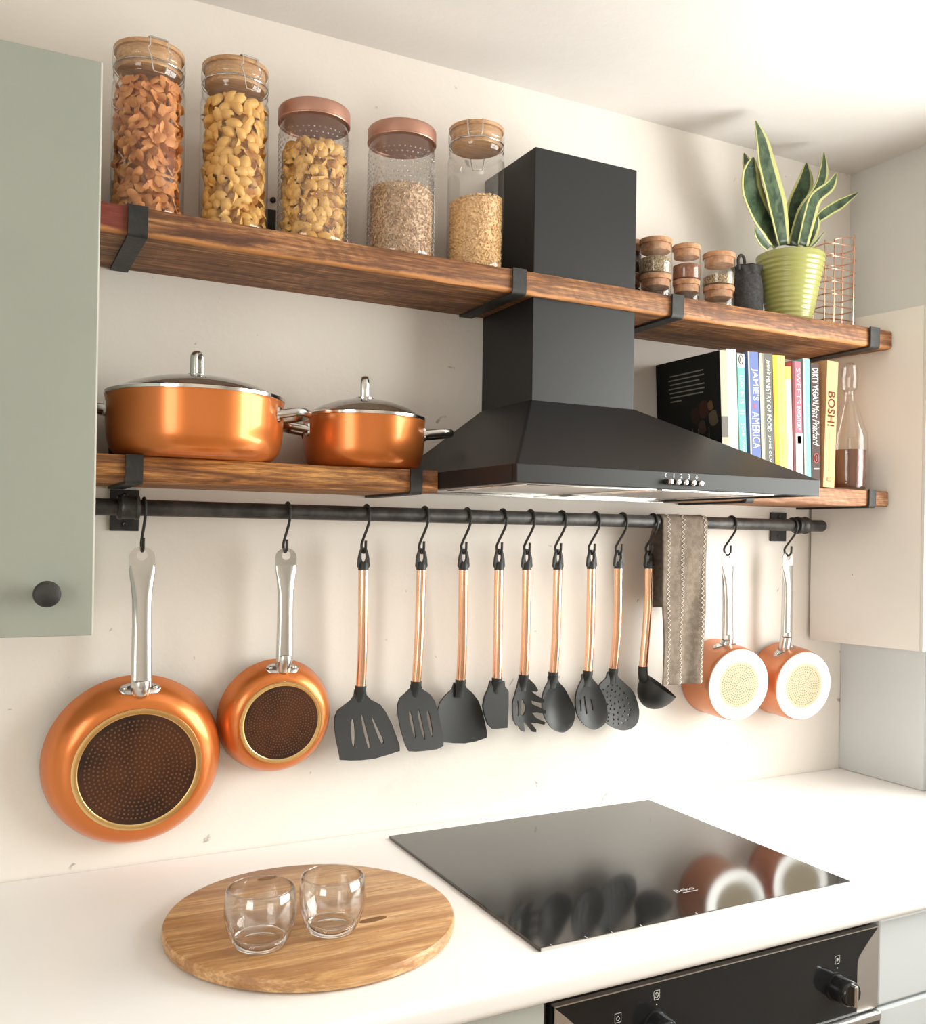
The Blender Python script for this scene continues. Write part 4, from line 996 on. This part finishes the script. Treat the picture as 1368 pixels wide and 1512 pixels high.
# ---------------------------------------------------------------- snake plant in its pot
YP = -.112
c = at(1167, 410, y=YP); dep = (c-CAM).dot(fwd); PXc = c.x; z0 = UZ1+.0005
Rt = 98/2*dep/F; Rb = 62/2*dep/F; zt = at(1167, 357.5, y=YP-Rt).z; H = zt-z0
pp = thing('plant_pot', (PXc, YP, z0), 'lime green ribbed plant pot at the end of the long shelf', 'plant pot')
prof = [(0,.001),(Rb*.94,0),(Rb,.003)]; nr = 13
for k in range(nr*6+1):
    s = k/(nr*6); zz = .006+(H-.020)*s; prof.append((Rb+(Rt-Rb)*s*.985+.0007*math.cos(k*2*PI/6), zz))
prof += [(Rt*.985,H-.011),(Rt*1.0,H-.006),(Rt,H-.001),(Rt*.985,H),(Rt*.955,H-.002),(Rt*.93,H-.02)]
add('pot_body', L(prof, (PXc, YP, z0), 72), m_gpot, pp, smooth=True)
add('soil', L([(0,H-.012),(Rt*.945,H-.014)], (PXc, YP, z0), 40), m_soil, pp)
pl = thing('snake_plant', (PXc, YP, zt-.013), 'snake plant with upright yellow-edged leaves in lime pot', 'plant')
LEAVES = [ # pixel centre line from the soil to the tip, half widths in pixels, offset in depth at root and tip, fold
 ([(1157,362),(1146,300),(1132,245),(1125,208),(1116,178)], [8,15,14,9,.6], (-.020,-.045), .25),
 ([(1152,362),(1126,322),(1110,285),(1108,255),(1113,232)], [12,17,17,13,1], (-.005,-.030), .3),
 ([(1140,362),(1122,310),(1108,258),(1103,240),(1099,226)], [7,9,9,7,.6], (.02,.012), .2),
 ([(1164,362),(1175,305),(1187,274),(1190,258),(1191,240)], [9,15,14,9,.5], (.012,.022), .22),
 ([(1172,362),(1187,315),(1207,282),(1216,254),(1217,225)], [9,12,9,7,.5], (-.004,-.002), .3),
 ([(1185,362),(1195,320),(1204,293),(1225,275),(1236,255)], [8,10,10,8,.5], (-.026,-.040), .3),
 ([(1199,364),(1205,330),(1218,315),(1241,301),(1268,284)], [4,5,8,8,.4], (.000,-.012), .25),
 ([(1190,364),(1198,345),(1203,333),(1205,325),(1206,316)], [7,9,8,5,.5], (-.012,-.016), .25),
 ([(1196,366),(1205,357),(1210,351),(1214,346),(1219,341)], [2,2.4,2.4,1.6,.3], (-.02,-.028), .2),
 ([(1136,366),(1128,358),(1122,348),(1119,341),(1117,333)], [6,8,8,6,.5], (-.02,-.03), .25)]
for pts, ws, (dy0, dy1), fold in LEAVES:
    N = 18; cl = spline([Vector((a, b, 0)) for a, b in pts], 5); M_ = len(cl); bm = bmesh.new(); uvl = bm.loops.layers.uv.new('UVMap'); g = []
    for i, q in enumerate(cl):
        s = i/(M_-1); k = s*(len(ws)-1); j = min(int(k), len(ws)-2); w = ws[j]+(ws[j+1]-ws[j])*(k-j)
        tg = (cl[min(i+1, M_-1)]-cl[max(i-1, 0)]).normalized(); pn = Vector((-tg.y, tg.x, 0)); y = YP+dy0+(dy1-dy0)*s; row = []
        for e in range(7):
            cr = -1+e/3
            p = at(q.x+pn.x*w*cr, q.y+pn.y*w*cr, y=y); dpt = w/1401*2.05
            p.y += fold*dpt*(cr*cr-.4)*-1.2+.10*dpt*cr*math.sin(s*4)
            row.append(bm.verts.new(p))
        g.append(row)
    for i in range(M_-1):
        for e in range(6):
            f = bm.faces.new([g[i][e], g[i][e+1], g[i+1][e+1], g[i+1][e]])
            for lp, (uu, vv) in zip(f.loops, ((e/6, i/M_), ((e+1)/6, i/M_), ((e+1)/6, (i+1)/M_), (e/6, (i+1)/M_))): lp[uvl].uv = (uu, vv)
    o = add('leaf', bm, m_leaf, pl, smooth=True); md = o.modifiers.new('thick', 'SOLIDIFY'); md.thickness = .0016; md.offset = 0

# ---------------------------------------------------------------- copper wire rack
YR = -.10; xr0, xr1 = at(1209, 440, y=YR).x, min(at(1261, 440, y=YR).x, sidex(YR+.030)-.005); z0 = UZ1+.002
wr = thing('wire_rack', ((xr0+xr1)/2, YR, UZ1), 'copper wire rack beside the plant pot', 'rack')
xm, rx, ry = (xr0+xr1)/2, (xr1-xr0)/2, .030
def ringp(k, n=40, z=0, e=.55):
    a = 2*PI*k/n; ca, sa = math.cos(a), math.sin(a)
    return Vector((xm+rx*math.copysign(abs(ca)**e, ca), YR+ry*math.copysign(abs(sa)**e, sa), z))
zq = at(1264, 374, y=YR).z
for q in range(8): add('wire_hoop', T([ringp(k, 40, z0+q*(zq-z0)/7) for k in range(40)], .0016, 6, True), m_wire, wr)
zt1 = at(1264, 352, y=YR).z; zt2 = at(1221, 351, y=YR).z
for k, zt_ in ((38, zt1), (2, zt1), (14, zt2), (18, zt2), (22, zt2-.012), (27, zt2-.012), (33, zt1-.02)):
    p = ringp(k, 40, z0); add('wire_upright', T([p, Vector((p.x, p.y, zt_))], .0017, 6), m_wire, wr)
add('top_wire', T(spline([Vector((*ringp(27).xy, zt2-.012)), Vector((*ringp(30).xy, zt2-.004)), Vector((*ringp(34).xy, zt1-.012)), Vector((*ringp(38).xy, zt1))], 6), .0012, 6), m_wire, wr)
add('top_wire', T([Vector((*ringp(14).xy, zt2)), Vector((*ringp(18).xy, zt2))], .0012, 6), m_wire, wr)
add('base_grid', T([ringp(k, 40, z0) for k in (5, 25)], .0012, 6), m_wire, wr)

# ---------------------------------------------------------------- cookbooks
SH = RZ1+.0010
def book(label, l, r, vt, lean, cover, depth=.19, yf=-.195, edge=None, deco=None):
    """spine from pixel l to r at the top; leans by lean degrees to the left"""
    a = math.radians(lean); A = at(l, vt, y=yf); Bp = at(r, vt, y=yf); w = max(.010, (Bp.x-A.x)*.97)
    hgt = (A.z-SH)/math.cos(a) - (w*abs(math.sin(a)) if lean < 0 else 0)
    x0 = A.x+hgt*math.sin(a)
    piv = Vector((x0, yf, SH)) if lean >= 0 else Vector((x0, yf, SH+w*math.sin(-a)))
    rot = Matrix.Rotation(-a, 4, 'Y')
    fm = lambda x, y, z: piv+rot @ Vector((x, y, z))
    t = thing('cookbook', tuple(piv), label, 'book', 'cookbooks on the short shelf')
    bt = .0025
    bm = bmesh.new(); box(bm, 0, w, 0, bt, 0, hgt); box(bm, 0, bt, bt, depth, 0, hgt); box(bm, w-bt, w, bt, depth, 0, hgt)
    for v in bm.verts: v.co = fm(*v.co)
    add('cover', bm, flat(cover), t)
    bm = B(bt, w-bt, bt, depth-.004, .003, hgt-.003)
    for v in bm.verts: v.co = fm(*v.co)
    add('pages', bm, m_page, t)
    X = rot @ Vector((1,0,0)); Z = rot @ Vector((0,0,1))
    for dco in (deco or []):
        if dco[0] == 'band':      # ('band', from top, to, colour, x from, x to)
            _, za, zb, col, xa, xb = dco
            bm = B(xa*w, xb*w, -.0004, .001, hgt*(1-zb), hgt*(1-za))
            for v in bm.verts: v.co = fm(*v.co)
            add('spine_band', bm, flat(col), t)
        elif dco[0] == 'text':    # ('text', string, from top, to, colour, x from, x to)
            _, s, za, zb, col, xa, xb = dco[:7]
            text(s, fm(xa*w, -.0005, hgt*(1-za)), -Z, X, hgt*(zb-za), (xb-xa)*w, flat(col), t, 'spine_title', .0001, dco[7] if len(dco) > 7 else 0, dco[8] if len(dco) > 8 else 0)
        elif dco[0] == 'ticks':   # small print too fine to read
            _, za, zb, col, xa, xb, n = dco; bm = bmesh.new(); rr = random.Random(n)
            for k in range(n):
                if k % 7 == 6: continue
                z = hgt*(1-za-(zb-za)*k/n); q0 = xa+rr.uniform(0, .25)*(xb-xa)
                box(bm, q0*w, xb*w, -.0006, -.0001, z-hgt*(zb-za)/n*.55, z)
            for v in bm.verts: v.co = fm(*v.co)
            add('spine_print', bm, flat(col), t)
        elif dco[0] == 'oval':
            _, zc, col = dco; bm = bmesh.new()
            tube(bm, [fm(w*(.5+.30*math.cos(k*PI/10)), -.0005, hgt*(1-zc)+.0095*math.sin(k*PI/10)) for k in range(20)], .0010, 4, True)
            tube(bm, spline([fm(w*.5, -.0005, hgt*(1-zc)+.005), fm(w*.43, -.0005, hgt*(1-zc)+.001), fm(w*.47, -.0005, hgt*(1-zc)-.005)], 3), .0014, 4); add('publisher_mark', bm, flat(col), t)
        elif dco[0] == 'star':
            _, zc, col = dco; rs = w*.22
            lp = [fm(w*.5+rs*(1 if k % 2 == 0 else .42)*math.sin(k*PI/5), -.0005, hgt*(1-zc)+rs*(1 if k % 2 == 0 else .42)*math.cos(k*PI/5)) for k in range(10)]
            add('star', prism(bmesh.new(), [lp], rot @ Vector((0,.0004,0))), flat(col), t)
        elif dco[0] == 'square':
            _, zc, col = dco
            bm = T([fm(w*q, -.0005, hgt*(1-zc)+s*.004) for q, s in ((.33,-1),(.67,-1),(.67,1),(.33,1))], .0006, 4, True)
            tube(bm, [fm(w*.45, -.0005, hgt*(1-zc)), fm(w*.55, -.0005, hgt*(1-zc))], .0006, 4); add('publisher_mark', bm, flat(col), t)
        elif dco[0] == 'back':    # lines of text and a picture on the cover that faces out
            bm = bmesh.new(); rr = random.Random(5)
            for k, (ya, yb2) in enumerate([(.048,.150),(.046,.155),(.060,.150),(.046,.155),(.046,.152),(.050,.150),(.115,.150)]):
                zz = hgt-.031-k*.0088
                box(bm, -.0004, 0, ya, yb2, zz-.0013, zz+.0013)
            for v in bm.verts: v.co = fm(*v.co)
            add('cover_text', bm, flat((.20,.19,.16)), t)
            for (yy, zz, s1, col) in ((.05,.095,.018,(.045,.018,.012)),(.075,.085,.016,(.03,.014,.01)),(.022,.075,.016,(.10,.075,.05)),(.03,.10,.010,(.14,.07,.03)),(.055,.06,.014,(.05,.03,.02))):
                lp = [fm(-.0002, yy+s1*math.cos(k*PI/6)*(.8+.2*math.sin(k*2)), zz+.052+s1*math.sin(k*PI/6)) for k in range(12)]
                add('cover_picture', prism(bmesh.new(), [lp], rot @ Vector((-.0003,0,0))), flat(col), t)
            for yy in (.035,.066,.084,.1): 
                bm = B(-.0004, 0, yy, yy+.0012, .085, .11)
                for v in bm.verts: v.co = fm(*v.co)
                add('cover_line', bm, flat((.12,.11,.1)), t)
    return t
WT = (.80,.80,.78)
book('black cookbook with lines of small text on its outward cover', 1063, 1073, 517, 3.2, (.011,.011,.010), .195, -.1975, None, [('band',0,.50,(.50,.40,.31),.0,1),('band',.50,.66,(.16,.15,.13),0,1),('band',.66,1,(.46,.37,.28),0,1),('back',)])
book('thick cream spined cookbook with faint lettering', 1073, 1087.5, 515, 3.2, (.64,.585,.51), .185, -.1975, None, [('ticks',.12,.95,(.62,.57,.51),.35,.65,40)])
book('cookbook with turquoise spine reading LEAN IN 15', 1089, 1099.5, 522, 3.2, (.17,.44,.38), .17, -.197, None, [('band',0,.105,(.74,.72,.67),0,1),('oval',.045,(.10,.07,.06)),('text','LEAN IN 15',.17,.385,WT,.22,.78),('band',.435,.445,WT,.15,.85),('band',.46,.47,WT,.15,.85),('text','JOE WICKS',.535,.86,WT,.22,.75)])
book('blue spined cookbook with white title and red star', 1104.5, 1120.5, 519, 3.2, (.135,.175,.37), .18, -.197, None, [('band',0,1,(.42,.39,.33),0,.13),('text',"JAMIE'S",.125,.37,WT,.24,.94),('star',.415,(.55,.13,.13)),('text','AMERICA',.455,.735,WT,.24,.94)])
book('dark grey cookbook with white title about ministry of food', 1121, 1140.5, 521, 3.2, (.13,.13,.115), .18, -.197, None, [('band',0,1,(.50,.42,.33),0,.26),('band',0,1,(.26,.24,.2),.28,.34),('text',"Jamie's",.045,.16,WT,.48,.88,.35),('text','MINISTRY OF FOOD',.175,.60,WT,.50,.82),('text','JAMIE OLIVER',.63,.88,WT,.54,.76)])
book('bright yellow spined cookbook with orange edge', 1141, 1159.5, 524, 3.2, (.80,.66,.17), .175, -.197, None, [('band',0,1,(.83,.37,.05),0,.36),('ticks',.065,.54,(.62,.50,.10),.56,.72,30),('ticks',.60,.86,(.62,.50,.10),.56,.72,16)])
book('slim white book with yellow top on its spine', 1160, 1168, 541, 3.2, (.68,.63,.57), .15, -.197, None, [('band',0,.11,(.83,.71,.13),0,1),('ticks',.16,.95,(.72,.58,.52),.55,.75,36)])
book('pink spined cookbook with patterned foot', 1170, 1184, 533, 2.5, (.56,.14,.18), .175, -.196, None, [('band',0,1,(.16,.06,.06),0,.26),('text','SWEETS',.055,.34,(.75,.5,.5),.42,.86),('text','INVENTORY',.365,.555,WT,.44,.82),('band',.58,1,(.72,.66,.6),.27,1),('band',.60,.66,(.30,.29,.27),.45,.85),('ticks',.66,.99,(.48,.40,.36),.3,.95,16)])
book('slim turquoise spined cookbook', 1186, 1196, 529, 2.4, (.20,.52,.54), .175, -.196, None, [('band',0,1,(.46,.48,.42),0,.25),('ticks',.36,.60,(.55,.70,.70),.55,.8,18)])
book('dark cookbook with white block title and script author name', 1197.5, 1210, 536, 2.3, (.075,.05,.045), .17, -.196, None, [('text','DIRTY VEGAN',.04,.325,WT,.18,.88),('text','Matt Pritchard',.335,.67,(.6,.58,.56),.12,.92,.4),('oval',.77,(.5,.14,.12)),('band',.85,.86,WT,.25,.85)])
book('peach spined cookbook with bold brown title beside the decanter', 1222.5, 1239, 532, -1.5, (.68,.39,.19), .17, -.197, None, [('text','BOSH!',.243,.517,(.13,.035,.02),.16,.82,0,.012),('ticks',.54,.88,(.62,.34,.17),.38,.6,24),('square',.935,(.42,.12,.05))])

# ---------------------------------------------------------------- decanter behind the books
R = .0405; dx_, dy_ = RCX-R-.0045, -.152
dc = thing('decanter', (dx_, dy_, SH), 'cut-glass decanter standing between peach cookbook and cream cabinet', 'decanter')
zsh = at(1253, 640, y=dy_).z-SH; znk = at(1253, 597, y=dy_).z-SH; ztp = at(1253, 536, y=dy_).z-SH
def cut(a, i):
    if 3 <= i <= 14: return 1+.03*(abs(((a/(2*PI)*18+(i % 2)*.5) % 1)-.5)*2-.5)
    return 1
add('glass_body', L([(0,.002),(R*.8,.001),(R*.92,.003)]+[(R*(.97+.03*math.sin(k*PI/11)), .008+(zsh-.010)*k/11) for k in range(12)]+[(R*.80,zsh+.014),(R*.45,znk-.004),(R*.30,znk+.006),(R*.28,znk+.022),(R*.36,znk+.026)], (dx_, dy_, SH), 54, rf=cut), m_jar, dc, autos=25)
add('stopper', L([(0,znk+.018),(R*.24,znk+.02),(R*.26,znk+.028),(R*.40,znk+.034),(R*.46,(znk+ztp)/2+.012),(R*.36,ztp-.006),(R*.16,ztp),(0,ztp+.001)], (dx_, dy_, SH), 16), m_jar, dc)
add('liquid', L([(0,.005),(R*.86,.005),(R*.90,.010),(R*.91,zsh*.70),(0,zsh*.70)], (dx_, dy_, SH), 40), m_amber, dc, autos=40)

# ---------------------------------------------------------------- round board and tumblers
BX, BY, BR, BZ = -1.4454, -.3575, .1975, .9195
bd = thing('round_board', (BX, BY, CZ), 'round acacia wood serving board on the worktop', 'board')
BZ0 = CZ+.0003
add('board', L([(0,0),(BR-.006,0),(BR-.001,.003),(BR,.008),(BR,BZ-BZ0-.004),(BR-.0015,BZ-BZ0-.001),(BR-.004,BZ-BZ0),(0,BZ-BZ0)], (BX, BY, BZ0), 96), m_board, bd, autos=35)
for u, v, a, b in ((551, 1358, .021, .007), (395, 1297, .016, .007)):
    p = at(u, v, z=BZ); lp = [(p.x+a*math.cos(k*PI/8)*math.cos(-.1)-b*math.sin(k*PI/8)*.1, p.y+a*math.cos(k*PI/8)*.1+b*math.sin(k*PI/8), BZ-.0003) for k in range(16)]
    add('knot', prism(bmesh.new(), [lp], (0,0,.0005)), m_knot, bd)
def tumbler(label, u, v, d_px, vrim):
    p = at(u, v, z=BZ); dep = (p-CAM).dot(fwd); R = d_px/2*dep/F; q = at(u, vrim, y=p.y); H = q.z-BZ
    zb = BZ+.0004
    t = thing('tumbler', (p.x, p.y, BZ), label, 'glass', 'two clear tumblers on the board')
    out = [(R*.72,.0045),(R*.84,.013),(R*.95,.028),(R,.043),(R*.985,.058),(R*.94,.072),(R*.90,H-.001)]
    inn = [(R*.88,H-.001),(R*.915,.072),(R*.955,.058),(R*.967,.043),(R*.91,.029),(R*.80,.0195),(R*.735,.0155)]
    w_ = add('wall', L(out+inn, (p.x, p.y, zb), 64), m_tumb, t, smooth=True)
    add('rim', L([(R*.89+.0011*math.cos(k*PI/4), H-.001+.0011*math.sin(k*PI/4)) for k in range(8)], (p.x, p.y, zb), 64, close=True), m_tumb, w_, smooth=True)
    add('base', L([(0,.0012),(R*.50,.0006),(R*.60,0),(R*.68,.0022),(R*.73,.0055),(R*.72,.0120),(R*.66,.0135),(R*.40,.0115),(0,.0108)], (p.x, p.y, zb), 64), m_tbase, t, smooth=True)
    return t
tumbler('clear rounded glass tumbler on the board farther from the hob', 384, 1396, 106, 1309)
tumbler('clear rounded glass tumbler on the board nearer the hob', 490, 1374, 98, 1291)
